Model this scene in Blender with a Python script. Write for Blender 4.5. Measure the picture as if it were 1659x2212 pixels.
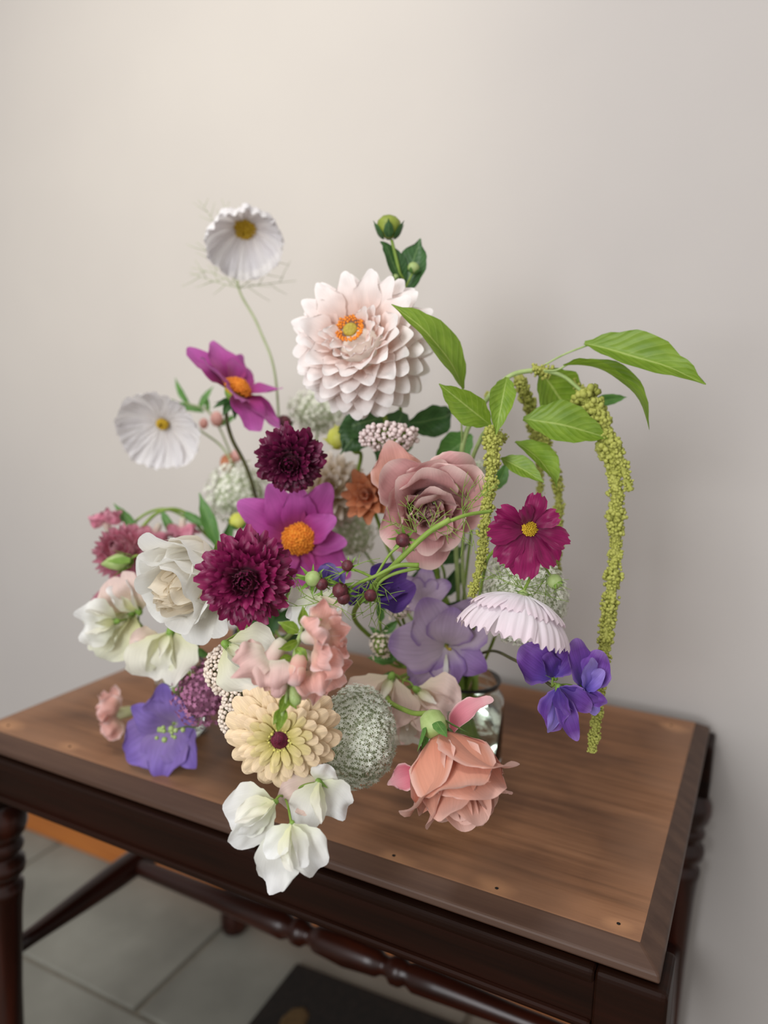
import bpy, bmesh, math, random
import numpy as np
from mathutils import Vector, Matrix, noise

random.seed(7)
rng = np.random.default_rng(7)
for o in list(bpy.data.objects):
    bpy.data.objects.remove(o)
scene = bpy.context.scene
C = scene.collection
PI = math.pi
R_ = math.radians

# ------------------------------------------------------------------ camera
FPX, CX, CY = 1661.0, 829.5, 1106.0
PITCH, ROLL = 0.15221, 0.03163
TOPZ = 0.555                                   # height of the bench top
CAMZ = TOPZ + 0.40
right0 = Vector((1, 0, 0)); up0 = Vector((0, math.sin(PITCH), math.cos(PITCH)))
fwd = Vector((0, math.cos(PITCH), -math.sin(PITCH)))
cright = right0 * math.cos(ROLL) + up0 * math.sin(ROLL)
cup_ = -right0 * math.sin(ROLL) + up0 * math.cos(ROLL)
CAMP = Vector((0, 0, CAMZ))
CAMR = Matrix((cright, cup_, -fwd)).transposed()
cam_d = bpy.data.cameras.new('camera'); cam = bpy.data.objects.new('camera', cam_d); C.objects.link(cam)
cam.matrix_world = Matrix.Translation(CAMP) @ CAMR.to_4x4()
cam_d.sensor_fit = 'HORIZONTAL'; cam_d.sensor_width = 24.0; cam_d.lens = 24.0 * FPX / 1659.0
cam_d.clip_start = 0.01; cam_d.clip_end = 50
cam_d.dof.use_dof = True; cam_d.dof.focus_distance = 0.60; cam_d.dof.aperture_fstop = 2.5
scene.camera = cam


def at(px, py, d):
    """a point of the place: seen at pixel (px, py), d metres in front of the camera"""
    return CAMP + (cright * ((px - CX) / FPX) - cup_ * ((py - CY) / FPX) + fwd) * d


def m(px, d):
    """size in metres of px pixels at distance d"""
    return px * d / FPX


# ------------------------------------------------------------------ light
def srgb(h):
    h = h.lstrip('#')
    v = [int(h[i:i + 2], 16) / 255 for i in (0, 2, 4)]
    return tuple(x / 12.92 if x <= 0.04045 else ((x + 0.055) / 1.055) ** 2.4 for x in v)


world = bpy.data.worlds.new('room_light'); scene.world = world; world.use_nodes = True
bg = world.node_tree.nodes['Background']
bg.inputs[0].default_value = (1.0, 0.965, 0.95, 1); bg.inputs[1].default_value = 0.52


def area(name, loc, target, size, power, col, sizey=None):
    l = bpy.data.lights.new(name, 'AREA'); l.energy = power; l.color = col; l.size = size
    if sizey:
        l.shape = 'RECTANGLE'; l.size_y = sizey
    o = bpy.data.objects.new(name, l); C.objects.link(o); o.location = loc
    d = Vector(target) - Vector(loc)
    o.rotation_euler = d.to_track_quat('-Z', 'Y').to_euler()
    return o


area('ceiling_lamp', (-0.60, 0.1, 2.30), (0.0, 0.75, 0.7), 0.35, 9, (1.0, 0.98, 0.96))
area('front_fill_light', (-1.10, -1.25, 1.25), (0.05, 0.7, 0.80), 0.8, 31, (0.95, 0.97, 1.0), 1.2)  # added cool fill from behind the camera to brighten the flower fronts
sl = bpy.data.lights.new('warm_spot_lamp', 'SPOT'); sl.energy = 52; sl.color = (1.0, 0.95, 0.74); sl.spot_size = R_(46); sl.spot_blend = 1.0; sl.shadow_soft_size = 0.07
so = bpy.data.objects.new('warm_spot_lamp', sl); C.objects.link(so); so.location = (-1.05, -0.45, 1.85)
so.rotation_euler = (Vector((-0.36, 1.38, 1.32)) - so.location).to_track_quat('-Z', 'Y').to_euler()

scene.view_settings.view_transform = 'Standard'
scene.view_settings.look = 'None'
scene.view_settings.exposure = 0.13
scene.view_settings.gamma = 1.0
scene.view_settings.use_curve_mapping = False


# ------------------------------------------------------------------ materials
def new_mat(name):
    mt = bpy.data.materials.new(name); mt.use_nodes = True
    nt = mt.node_tree; nt.nodes.clear()
    out = nt.nodes.new('ShaderNodeOutputMaterial')
    return mt, nt, out


def N(nt, t, **kw):
    n = nt.nodes.new(t)
    for k, v in kw.items():
        setattr(n, k, v)
    return n


def ramp(nt, fac, stops, interp='LINEAR'):
    r = N(nt, 'ShaderNodeValToRGB'); r.color_ramp.interpolation = interp
    el = r.color_ramp.elements
    while len(el) < len(stops):
        el.new(0.5)
    for e, (p, c) in zip(el, stops):
        e.position = p; e.color = (*c, 1) if len(c) == 3 else c
    nt.links.new(fac, r.inputs[0])
    return r.outputs[0]


def mixc(nt, fac, a, b, mode='MIX'):
    n = N(nt, 'ShaderNodeMix', data_type='RGBA', blend_type=mode)
    for sock, v in ((n.inputs[0], fac), (n.inputs[6], a), (n.inputs[7], b)):
        if isinstance(v, (int, float)):
            sock.default_value = v
        elif isinstance(v, tuple):
            sock.default_value = (*v, 1)
        else:
            nt.links.new(v, sock)
    return n.outputs[2]


def petal_mat(name, base, mid, tip, edge=None, trans=0.28, rough=0.55, vein=0.25, veinf=26, sheen=0.15, var=0.10, spec=0.3):
    """colour runs from the petal's base to its tip along u; veins run lengthwise; edges may have a colour of their own"""
    mt, nt, out = new_mat(name)
    uv = N(nt, 'ShaderNodeUVMap'); sep = N(nt, 'ShaderNodeSeparateXYZ'); nt.links.new(uv.outputs[0], sep.inputs[0])
    col = ramp(nt, sep.outputs[0], [(0.0, srgb(base)), (0.45, srgb(mid)), (1.0, srgb(tip))])
    if edge:
        a = N(nt, 'ShaderNodeMath', operation='SUBTRACT'); nt.links.new(sep.outputs[1], a.inputs[0]); a.inputs[1].default_value = 0.5
        b = N(nt, 'ShaderNodeMath', operation='ABSOLUTE'); nt.links.new(a.outputs[0], b.inputs[0])
        mx = N(nt, 'ShaderNodeMath', operation='MULTIPLY'); nt.links.new(b.outputs[0], mx.inputs[0]); mx.inputs[1].default_value = 2.0
        mu = N(nt, 'ShaderNodeMath', operation='MAXIMUM'); nt.links.new(mx.outputs[0], mu.inputs[0]); nt.links.new(sep.outputs[0], mu.inputs[1])
        f = ramp(nt, mu.outputs[0], [(0.80, (0, 0, 0)), (0.99, (1, 1, 1))])
        col = mixc(nt, f, col, srgb(edge))
    mp = N(nt, 'ShaderNodeMapping'); nt.links.new(uv.outputs[0], mp.inputs[0]); mp.inputs[3].default_value = (1.6, veinf, 1)
    nz = N(nt, 'ShaderNodeTexNoise'); nz.inputs['Scale'].default_value = 1.0; nz.inputs['Detail'].default_value = 3
    nt.links.new(mp.outputs[0], nz.inputs[0])
    vf = ramp(nt, nz.outputs[0], [(0.35, (1 - vein, 1 - vein, 1 - vein)), (0.62, (1, 1, 1))])
    col = mixc(nt, 1.0, col, vf, 'MULTIPLY')
    oi = N(nt, 'ShaderNodeObjectInfo')
    rv = ramp(nt, oi.outputs['Random'], [(0, (1 - var,) * 3), (1, (1, 1, 1))])
    col = mixc(nt, 1.0, col, rv, 'MULTIPLY')
    p = N(nt, 'ShaderNodeBsdfPrincipled')
    nt.links.new(col, p.inputs['Base Color']); p.inputs['Roughness'].default_value = rough
    p.inputs['Specular IOR Level'].default_value = spec
    p.inputs['Sheen Weight'].default_value = sheen
    bp = N(nt, 'ShaderNodeBump'); bp.inputs['Strength'].default_value = 0.25; bp.inputs['Distance'].default_value = 0.001
    nt.links.new(nz.outputs[0], bp.inputs['Height']); nt.links.new(bp.outputs[0], p.inputs['Normal'])
    t = N(nt, 'ShaderNodeBsdfTranslucent'); nt.links.new(col, t.inputs[0])
    mx = N(nt, 'ShaderNodeMixShader'); mx.inputs[0].default_value = trans
    nt.links.new(p.outputs[0], mx.inputs[1]); nt.links.new(t.outputs[0], mx.inputs[2]); nt.links.new(mx.outputs[0], out.inputs[0])
    return mt


def leaf_mat(name, c1, c2, vein, trans=0.35, rough=0.45):
    """leaf: paler midrib and herringbone side veins from the leaf's own uv"""
    mt, nt, out = new_mat(name)
    uv = N(nt, 'ShaderNodeUVMap'); sep = N(nt, 'ShaderNodeSeparateXYZ'); nt.links.new(uv.outputs[0], sep.inputs[0])
    nz = N(nt, 'ShaderNodeTexNoise'); nz.inputs['Scale'].default_value = 5; nt.links.new(uv.outputs[0], nz.inputs[0])
    col = ramp(nt, nz.outputs[0], [(0.3, srgb(c1)), (0.7, srgb(c2))])

    def M(op, a, b=None):
        n = N(nt, 'ShaderNodeMath', operation=op)
        for s, v in zip(n.inputs, (a, b)):
            if v is None:
                continue
            if isinstance(v, (int, float)):
                s.default_value = v
            else:
                nt.links.new(v, s)
        return n.outputs[0]
    av = M('ABSOLUTE', M('SUBTRACT', sep.outputs[1], 0.5))
    mid = M('LESS_THAN', av, 0.022)
    w = M('SINE', M('MULTIPLY', M('SUBTRACT', sep.outputs[0], M('MULTIPLY', av, 0.55)), 58.0))
    side = M('MULTIPLY', M('GREATER_THAN', w, 0.95), 0.28)
    vf = M('MAXIMUM', M('MULTIPLY', mid, 0.8), side)
    col = mixc(nt, vf, col, srgb(vein))
    p = N(nt, 'ShaderNodeBsdfPrincipled'); nt.links.new(col, p.inputs['Base Color']); p.inputs['Roughness'].default_value = rough
    bp = N(nt, 'ShaderNodeBump'); bp.inputs['Strength'].default_value = 0.16; bp.inputs['Distance'].default_value = 0.001
    nt.links.new(w, bp.inputs['Height']); nt.links.new(bp.outputs[0], p.inputs['Normal'])
    t = N(nt, 'ShaderNodeBsdfTranslucent'); nt.links.new(col, t.inputs[0])
    mx = N(nt, 'ShaderNodeMixShader'); mx.inputs[0].default_value = trans
    nt.links.new(p.outputs[0], mx.inputs[1]); nt.links.new(t.outputs[0], mx.inputs[2]); nt.links.new(mx.outputs[0], out.inputs[0])
    return mt


def plain_mat(name, c1, c2=None, scale=60, rough=0.55, trans=0.0, spec=0.4, bump=0.0, metallic=0.0):
    mt, nt, out = new_mat(name)
    tc = N(nt, 'ShaderNodeTexCoord')
    nz = N(nt, 'ShaderNodeTexNoise'); nz.inputs['Scale'].default_value = scale; nz.inputs['Detail'].default_value = 4
    nt.links.new(tc.outputs['Object'], nz.inputs[0])
    col = ramp(nt, nz.outputs[0], [(0.32, srgb(c1)), (0.68, srgb(c2 or c1))])
    p = N(nt, 'ShaderNodeBsdfPrincipled'); nt.links.new(col, p.inputs['Base Color'])
    p.inputs['Roughness'].default_value = rough; p.inputs['Specular IOR Level'].default_value = spec
    p.inputs['Metallic'].default_value = metallic
    if bump:
        bp = N(nt, 'ShaderNodeBump'); bp.inputs['Strength'].default_value = bump; bp.inputs['Distance'].default_value = 0.002
        nt.links.new(nz.outputs[0], bp.inputs['Height']); nt.links.new(bp.outputs[0], p.inputs['Normal'])
    if trans:
        t = N(nt, 'ShaderNodeBsdfTranslucent'); nt.links.new(col, t.inputs[0])
        mx = N(nt, 'ShaderNodeMixShader'); mx.inputs[0].default_value = trans
        nt.links.new(p.outputs[0], mx.inputs[1]); nt.links.new(t.outputs[0], mx.inputs[2]); nt.links.new(mx.outputs[0], out.inputs[0])
    else:
        nt.links.new(p.outputs[0], out.inputs[0])
    return mt


def wood_mat(name, c_dark, c_mid, c_light, rough=0.4, grain=(3, 60, 60), coat=0.0, bump=0.12, spec=0.3):
    mt, nt, out = new_mat(name)
    tc = N(nt, 'ShaderNodeTexCoord'); mp = N(nt, 'ShaderNodeMapping'); mp.inputs[3].default_value = grain
    nt.links.new(tc.outputs['Object'], mp.inputs[0])
    nz = N(nt, 'ShaderNodeTexNoise'); nz.inputs['Scale'].default_value = 1.0; nz.inputs['Detail'].default_value = 7; nz.inputs['Roughness'].default_value = 0.62
    nt.links.new(mp.outputs[0], nz.inputs[0])
    col = ramp(nt, nz.outputs[0], [(0.28, srgb(c_dark)), (0.5, srgb(c_mid)), (0.74, srgb(c_light))])
    p = N(nt, 'ShaderNodeBsdfPrincipled'); nt.links.new(col, p.inputs['Base Color']); p.inputs['Roughness'].default_value = rough
    p.inputs['Specular IOR Level'].default_value = spec; p.inputs['Coat Weight'].default_value = coat; p.inputs['Coat Roughness'].default_value = 0.2
    bp = N(nt, 'ShaderNodeBump'); bp.inputs['Strength'].default_value = bump; bp.inputs['Distance'].default_value = 0.0015
    nt.links.new(nz.outputs[0], bp.inputs['Height']); nt.links.new(bp.outputs[0], p.inputs['Normal'])
    nt.links.new(p.outputs[0], out.inputs[0])
    return mt


# ------------------------------------------------------------------ object helpers
def thing(name, label, cat, loc, rotz=0, group=None):
    o = bpy.data.objects.new(name, None); C.objects.link(o)
    o.empty_display_size = 0.02
    o.location = loc; o.rotation_euler = (0, 0, rotz)
    o['label'] = label; o['category'] = cat
    if group:
        o['group'] = group
    return o


def tag(o, label, cat, group=None):
    o['label'] = label; o['category'] = cat
    if group:
        o['group'] = group
    return o


def mesh_obj(name, verts, faces, mat=None, smooth=True, uvs=None):
    me = bpy.data.meshes.new(name)
    me.from_pydata(verts, [], faces)
    if smooth:
        me.polygons.foreach_set('use_smooth', [True] * len(me.polygons))
    if uvs is not None:
        ul = me.uv_layers.new(name='UVMap')
        li = np.empty(len(me.loops), dtype=np.int32); me.loops.foreach_get('vertex_index', li)
        ul.data.foreach_set('uv', np.asarray(uvs, dtype=np.float32)[li].ravel())
    if mat:
        me.materials.append(mat)
    me.update()
    return me


def put(name, me, parent, M=None, lab=None):
    """link a mesh as a part; M is where it stands in the place (world); the thing's own place is taken off through the parent inverse"""
    o = bpy.data.objects.new(name, me); C.objects.link(o)
    if parent is not None:
        o.parent = parent
        o.matrix_parent_inverse = world_of(parent).inverted()
    o.matrix_basis = M if M is not None else Matrix.Identity(4)
    if lab:
        o['label'] = lab
    return o


def world_of(o):
    M = o.matrix_basis.copy()
    if o.parent is not None:
        M = world_of(o.parent) @ o.matrix_parent_inverse @ M
    return M


def bm_obj(name, bm, mat, parent=None, M=None, smooth=False):
    me = bpy.data.meshes.new(name); bm.to_mesh(me); bm.free()
    if smooth:
        me.polygons.foreach_set('use_smooth', [True] * len(me.polygons))
    for k in (mat if isinstance(mat, list) else [mat]):
        me.materials.append(k)
    return put(name, me, parent, M)


def add_box(bm, x0, x1, y0, y1, z0, z1, bev=0.0, seg=2):
    r = bmesh.ops.create_cube(bm, size=1.0)
    vs = r['verts']
    for v in vs:
        v.co = Vector(((x0 + x1) / 2 + v.co.x * (x1 - x0), (y0 + y1) / 2 + v.co.y * (y1 - y0), (z0 + z1) / 2 + v.co.z * (z1 - z0)))
    if bev:
        es = list({e for v in vs for e in v.link_edges})
        bmesh.ops.bevel(bm, geom=es, offset=bev, segments=seg, profile=0.6, affect='EDGES')
    return bm


def lathe(prof, seg=28):
    """prof: list of (radius, z)"""
    vs, fs = [], []
    for r, z in prof:
        for k in range(seg):
            a = 2 * PI * k / seg
            vs.append((r * math.cos(a), r * math.sin(a), z))
    n = len(prof)
    for i in range(n - 1):
        for k in range(seg):
            k2 = (k + 1) % seg
            fs.append((i * seg + k, i * seg + k2, (i + 1) * seg + k2, (i + 1) * seg + k))
    fs.append(tuple(range(seg))[::-1]); fs.append(tuple((n - 1) * seg + k for k in range(seg)))
    return vs, fs


def catmull(pts, n=8):
    P = [Vector(p) for p in pts]
    if len(P) == 2:
        return [P[0].lerp(P[1], t / n) for t in range(n + 1)]
    Q = [P[0] * 2 - P[1]] + P + [P[-1] * 2 - P[-2]]
    out = []
    for i in range(1, len(Q) - 2):
        a, b, c, d = Q[i - 1:i + 3]
        for k in range(n):
            t = k / n
            out.append(0.5 * ((2 * b) + (-a + c) * t + (2 * a - 5 * b + 4 * c - d) * t * t + (-a + 3 * b - 3 * c + d) * t ** 3))
    out.append(P[-1])
    return out


def tube_geo(path, r0, r1=None, seg=8, vs=None, fs=None):
    r1 = r0 if r1 is None else r1
    vs = [] if vs is None else vs; fs = [] if fs is None else fs
    b = len(vs); n = len(path); ref = Vector((0.31, 0.77, 0.55))
    for i, p in enumerate(path):
        t = (path[min(i + 1, n - 1)] - path[max(i - 1, 0)]).normalized()
        u = t.cross(ref)
        if u.length < 1e-4:
            u = t.cross(Vector((1, 0, 0)))
        u.normalize(); w = t.cross(u)
        r = r0 + (r1 - r0) * i / max(n - 1, 1)
        for k in range(seg):
            a = 2 * PI * k / seg
            vs.append(tuple(p + (u * math.cos(a) + w * math.sin(a)) * r))
    for i in range(n - 1):
        for k in range(seg):
            k2 = (k + 1) % seg
            fs.append((b + i * seg + k, b + i * seg + k2, b + (i + 1) * seg + k2, b + (i + 1) * seg + k))
    fs.append(tuple(b + k for k in range(seg))[::-1]); fs.append(tuple(b + (n - 1) * seg + k for k in range(seg)))
    return vs, fs


def stem(parent, pts, r=0.0017, mat=None, r1=None, name='stem', n=8):
    vs, fs = tube_geo(catmull(pts, n), r, r1)
    return put(name, mesh_obj(name, vs, fs, mat or MT['stem']), parent)


def interp(ws, u):
    x = u * (len(ws) - 1); i = min(int(x), len(ws) - 2); t = x - i; t = t * t * (3 - 2 * t)
    return ws[i] * (1 - t) + ws[i + 1] * t


def petal_mesh(name, L, W, ws, mat, a=(0, 0, 0), cup=0.4, cup1=None, tip=0.35, tp=2.4, notch=None, ruf=0.0, rufk=5, nz=0.0,
               fold=0.0, nu=10, nv=8, seed=0, fringe=0, flute=0.0, flutek=5, edgecurl=0.0):
    """a petal or leaf: base at the origin, length along +x, face +z.
    a = slope of the centre line (start, linear, square); cup = how far the cross-section closes; tip = rounding of the end"""
    vs, uvs, fs = [], [], []
    cup1 = cup if cup1 is None else cup1
    rs = random.Random(seed)
    ph = rs.uniform(0, 6.28); off = Vector((rs.uniform(0, 50), rs.uniform(0, 50), 0))
    line = [(0.0, 0.0)]; FN = 40
    for k in range(FN):
        u = (k + 0.5) / FN; s = a[0] + a[1] * u + a[2] * u * u
        line.append((line[-1][0] + math.cos(s) / FN, line[-1][1] + math.sin(s) / FN))
    for i in range(nu + 1):
        for j in range(nv + 1):
            v = -1 + 2 * j / nv; u = i / nu
            ln = 1 - tip * abs(v) ** tp
            if notch:
                for (v0, wd, dp) in notch:
                    ln -= dp * math.exp(-((v - v0) / wd) ** 2)
            if fringe:
                ln -= 0.06 * (0.5 - 0.5 * math.cos(v * PI * fringe)) + 0.03 * rs.uniform(0, 1) * (i == nu)
            uu = u * max(ln, 0.02)
            k = min(uu * FN, FN - 1e-6); ki = int(k); t = k - ki
            x = (line[ki][0] * (1 - t) + line[ki + 1][0] * t) * L; z = (line[ki][1] * (1 - t) + line[ki + 1][1] * t) * L
            s = a[0] + a[1] * uu + a[2] * uu * uu
            w = interp(ws, u) * W / 2
            c = cup + (cup1 - cup) * u
            if abs(c) > 1e-3:
                y = w * math.sin(c * v) / c; h = w * (1 - math.cos(c * v)) / c
            else:
                y = w * v; h = 0
            h += fold * w * abs(v)
            h -= edgecurl * W * max(0, abs(v) - 0.55) ** 2 * u
            h += ruf * W * u * u * (0.25 + 0.75 * abs(v)) * math.sin(rufk * v + ph + 2.2 * u)
            if flute:
                h += flute * W * (0.3 + 0.7 * u) * math.cos(flutek * PI * v)
            if nz:
                h += nz * W * u * noise.noise(Vector((x / L * 3.2, y / W * 3.2, 0)) + off)
            vs.append((x - math.sin(s) * h, y, z + math.cos(s) * h)); uvs.append((uu if not fringe else u, v * 0.5 + 0.5))
    for i in range(nu):
        for j in range(nv):
            p = i * (nv + 1) + j
            fs.append((p, p + nv + 1, p + nv + 2, p + 1))
    return mesh_obj(name, vs, fs, mat, True, uvs)


def variants(n, name, *args, **kw):
    s0 = kw.pop('seed', 0)
    return [petal_mesh(name, *args, seed=s0 + 13 * k, **kw) for k in range(n)]


def frame_z(px, py, d, ax, roll=0.0):
    """frame whose z looks along ax (camera right, up, towards); x is image right"""
    z = (CAMR @ Vector(ax)).normalized(); x = cright - z * cright.dot(z)
    if x.length < 1e-3:
        x = cup_ - z * cup_.dot(z)
    x.normalize(); y = z.cross(x)
    M = Matrix((x, y, z)).transposed().to_4x4(); M.translation = at(px, py, d)
    return M @ Matrix.Rotation(roll, 4, 'Z')


def frame_x(px, py, d, ang, elev=0.0, roll=0.0):
    """frame whose x runs in the picture direction ang (degrees, 0 right, 90 up), lifted elev degrees towards the viewer"""
    A, B = R_(ang), R_(elev)
    x = (CAMR @ Vector((math.cos(A) * math.cos(B), math.sin(A) * math.cos(B), math.sin(B)))).normalized()
    t = -fwd; z = (t - x * t.dot(x)).normalized(); y = z.cross(x)
    M = Matrix((x, y, z)).transposed().to_4x4(); M.translation = at(px, py, d)
    return M @ Matrix.Rotation(R_(roll), 4, 'X')


def pet(parent, me, H, phi, tilt, r0=0.0, z0=0.0, s=1.0, twist=0.0, name='petal', lean=0.0):
    """a petal on a head: at azimuth phi, rising tilt (radians) off the head's plane"""
    M = (H @ Matrix.Rotation(phi, 4, 'Z') @ Matrix.Translation((r0, 0, z0)) @ Matrix.Rotation(-tilt, 4, 'Y')
         @ Matrix.Rotation(lean, 4, 'Z') @ Matrix.Rotation(twist, 4, 'X') @ Matrix.Scale(s, 4))
    return put(name, me, parent, M)


# many small like pieces in one mesh (numpy)
def star_tpl(n=6, inner=0.38, lift=0.25):
    v = [(0, 0, 0)]
    for k in range(2 * n):
        r = 1.0 if k % 2 == 0 else inner
        a = PI * k / n
        v.append((r * math.cos(a), r * math.sin(a), lift * r))
    return np.array(v), [(0, 1 + k, 1 + (k + 1) % (2 * n)) for k in range(2 * n)]


def bead_tpl(sub=1):
    bm = bmesh.new(); bmesh.ops.create_icosphere(bm, subdivisions=sub, radius=1)
    v = np.array([x.co[:] for x in bm.verts]); f = [tuple(q.index for q in p.verts) for p in bm.faces]; bm.free()
    return v, f


BEAD1 = bead_tpl(1); BEAD2 = bead_tpl(2); STAR6 = star_tpl(6); STAR5 = star_tpl(5, 0.5, 0.1)


def scatter_mesh(name, tpl, places, mat, smooth=True):
    """places: list of (position, normal, size)"""
    tv, tf = tpl; vs = []; fs = []; b = 0
    for p, nrm, s in places:
        z = Vector(nrm).normalized()
        x = z.cross(Vector((rng.normal(), rng.normal(), rng.normal()))).normalized(); y = z.cross(x)
        Rm = np.array([x[:], y[:], z[:]])
        vs.append((tv * s) @ Rm + np.array(p[:])); fs += [tuple(i + b for i in f) for f in tf]; b += len(tv)
    return mesh_obj(name, np.concatenate(vs).tolist(), fs, mat, smooth)


def fib(n, zmin=-1.0, zmax=1.0):
    out = []
    for k in range(n):
        z = zmax - (zmax - zmin) * (k + 0.5) / n; r = math.sqrt(max(0, 1 - z * z)); a = k * 2.39996
        out.append(Vector((r * math.cos(a), r * math.sin(a), z)))
    return out


# ------------------------------------------------------------------ materials of the place
MT = {}
# wall: plaster paint
mt, nt, out = new_mat('wall_paint')
tc = N(nt, 'ShaderNodeTexCoord'); nz = N(nt, 'ShaderNodeTexNoise'); nz.inputs['Scale'].default_value = 2.2; nz.inputs['Detail'].default_value = 5
nt.links.new(tc.outputs['Object'], nz.inputs[0])
col = ramp(nt, nz.outputs[0], [(0.3, srgb('#bbb5b1')), (0.7, srgb('#c2bcb7'))])
p = N(nt, 'ShaderNodeBsdfPrincipled'); nt.links.new(col, p.inputs['Base Color']); p.inputs['Roughness'].default_value = 0.75; p.inputs['Specular IOR Level'].default_value = 0.25
n2 = N(nt, 'ShaderNodeTexNoise'); n2.inputs['Scale'].default_value = 140; nt.links.new(tc.outputs['Object'], n2.inputs[0])
bp = N(nt, 'ShaderNodeBump'); bp.inputs['Strength'].default_value = 0.06; bp.inputs['Distance'].default_value = 0.002
nt.links.new(n2.outputs[0], bp.inputs['Height']); nt.links.new(bp.outputs[0], p.inputs['Normal']); nt.links.new(p.outputs[0], out.inputs[0])
MT['wall'] = mt
MT['slate'] = plain_mat('slate_tile', '#74736a', '#8b8a80', 6, 0.55, bump=0.3)
MT['grout'] = plain_mat('grout', '#7d776a', '#8f887a', 40, 0.9)
MT['baseboard'] = wood_mat('orange_wood', '#8a5026', '#a9652f', '#bb7638', 0.45)
MT['rug'] = plain_mat('black_rug', '#17130f', '#221b15', 90, 0.95, bump=0.5)
MT['rug_motif'] = plain_mat('ochre_pile', '#4e3a1e', '#5c4626', 90, 0.95, bump=0.5)
MT['apron'] = wood_mat('dark_mahogany', '#120703', '#1d0c05', '#281008', 0.45, coat=0.0, spec=0.12)
MT['leg'] = wood_mat('red_mahogany', '#1c0b05', '#2c1109', '#40190c', 0.30, grain=(60, 60, 4), coat=0.12)
MT['chamfer'] = wood_mat('dull_dark_edge', '#3e2a20', '#4d372b', '#5c4435', 0.5)
MT['stem'] = plain_mat('green_stem', '#6f8a35', '#8ba34a', 60, 0.5, spec=0.3)
MT['stem_dark'] = plain_mat('dark_stem', '#3d3a22', '#54552f', 60, 0.5)
MT['stem_pale'] = plain_mat('pale_stem', '#8d9a6c', '#a3ad84', 60, 0.5)
MT['sepal'] = plain_mat('green_sepal', '#6d9238', '#88ab4c', 80, 0.5, 0.15)
MT['bud_red'] = plain_mat('maroon_bud', '#4a1e26', '#6b2f38', 300, 0.5, bump=0.3)
MT['amaranth'] = plain_mat('amaranth_green', '#a8ab4e', '#c0c167', 200, 0.7, 0.15)
MT['leaf'] = leaf_mat('amaranth_leaf', '#71922a', '#8aa837', '#b0c468')
MT['leaf_deep'] = leaf_mat('deep_leaf', '#33562c', '#426b38', '#6b8a55', 0.2)
MT['leaf_mid'] = leaf_mat('mid_leaf', '#4f7f3a', '#659648', '#88ad68', 0.3)

# worn bench top: brown stain, darker blots, rubbed pale places along the edges and around the nail holes
TL, TD = 0.7423, 0.4540
mt, nt, out = new_mat('worn_stained_top')
tc = N(nt, 'ShaderNodeTexCoord')
mp = N(nt, 'ShaderNodeMapping'); mp.inputs[3].default_value = (5, 90, 30); nt.links.new(tc.outputs['Object'], mp.inputs[0])
g = N(nt, 'ShaderNodeTexNoise'); g.inputs['Scale'].default_value = 1; g.inputs['Detail'].default_value = 8; g.inputs['Roughness'].default_value = 0.65; nt.links.new(mp.outputs[0], g.inputs[0])
col = ramp(nt, g.outputs[0], [(0.25, srgb('#65442c')), (0.5, srgb('#855c3f')), (0.75, srgb('#9c7050'))])
mp2 = N(nt, 'ShaderNodeMapping'); mp2.inputs[3].default_value = (7, 11, 5); nt.links.new(tc.outputs['Object'], mp2.inputs[0])
b = N(nt, 'ShaderNodeTexNoise'); b.inputs['Scale'].default_value = 1; b.inputs['Detail'].default_value = 5; nt.links.new(mp2.outputs[0], b.inputs[0])
blot = ramp(nt, b.outputs[0], [(0.38, (0.55, 0.51, 0.49)), (0.55, (1, 1, 1))])
col = mixc(nt, 1.0, col, blot, 'MULTIPLY')
sp = N(nt, 'ShaderNodeSeparateXYZ'); nt.links.new(tc.outputs['Object'], sp.inputs[0])


def MM(op, a, b=None, c=None):
    n = N(nt, 'ShaderNodeMath', operation=op)
    for s, v in zip(n.inputs, (a, b, c)):
        if v is None:
            continue
        if isinstance(v, (int, float)):
            s.default_value = v
        else:
            nt.links.new(v, s)
    return n.outputs[0]


ex = MM('SUBTRACT', TL / 2, MM('ABSOLUTE', sp.outputs[0])); ey = MM('SUBTRACT', TD / 2, MM('ABSOLUTE', sp.outputs[1]))
ed = MM('MINIMUM', ex, ey)
edn = MM('ADD', ed, MM('MULTIPLY', MM('SUBTRACT', b.outputs[0], 0.5), 0.16))
wear = ramp(nt, edn, [(0.0, (0.45,) * 3), (0.05, (0.0,) * 3)])
col = mixc(nt, wear, col, srgb('#ab8062'))
HOLES = [(0.353, -0.214), (0.256, -0.219), (0.162, -0.220), (0.02, -0.219), (-0.244, -0.214), (-0.348, -0.212), (0.345, 0.200), (-0.345, 0.205)]
for (hx, hy) in HOLES:
    dx = MM('SUBTRACT', sp.outputs[0], hx); dy = MM('SUBTRACT', sp.outputs[1], hy)
    dd = MM('SQRT', MM('ADD', MM('MULTIPLY', dx, dx), MM('MULTIPLY', MM('MULTIPLY', dy, dy), 2.2)))
    dn = MM('ADD', dd, MM('MULTIPLY', MM('SUBTRACT', b.outputs[0], 0.5), 0.10))
    col = mixc(nt, ramp(nt, dn, [(0.002, (0.6,) * 3), (0.020, (0,) * 3)]), col, srgb('#c8946a'))
p = N(nt, 'ShaderNodeBsdfPrincipled'); nt.links.new(col, p.inputs['Base Color'])
rg = ramp(nt, b.outputs[0], [(0.3, (0.38,) * 3), (0.7, (0.55,) * 3)]); nt.links.new(rg, p.inputs['Roughness']); p.inputs['Specular IOR Level'].default_value = 0.28
bp = N(nt, 'ShaderNodeBump'); bp.inputs['Strength'].default_value = 0.15; bp.inputs['Distance'].default_value = 0.001
nt.links.new(g.outputs[0], bp.inputs['Height']); nt.links.new(bp.outputs[0], p.inputs['Normal']); nt.links.new(p.outputs[0], out.inputs[0])
MT['top'] = mt
MT['hole'] = plain_mat('nail_hole', '#0c0705', '#120a07', 60, 0.9)

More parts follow.
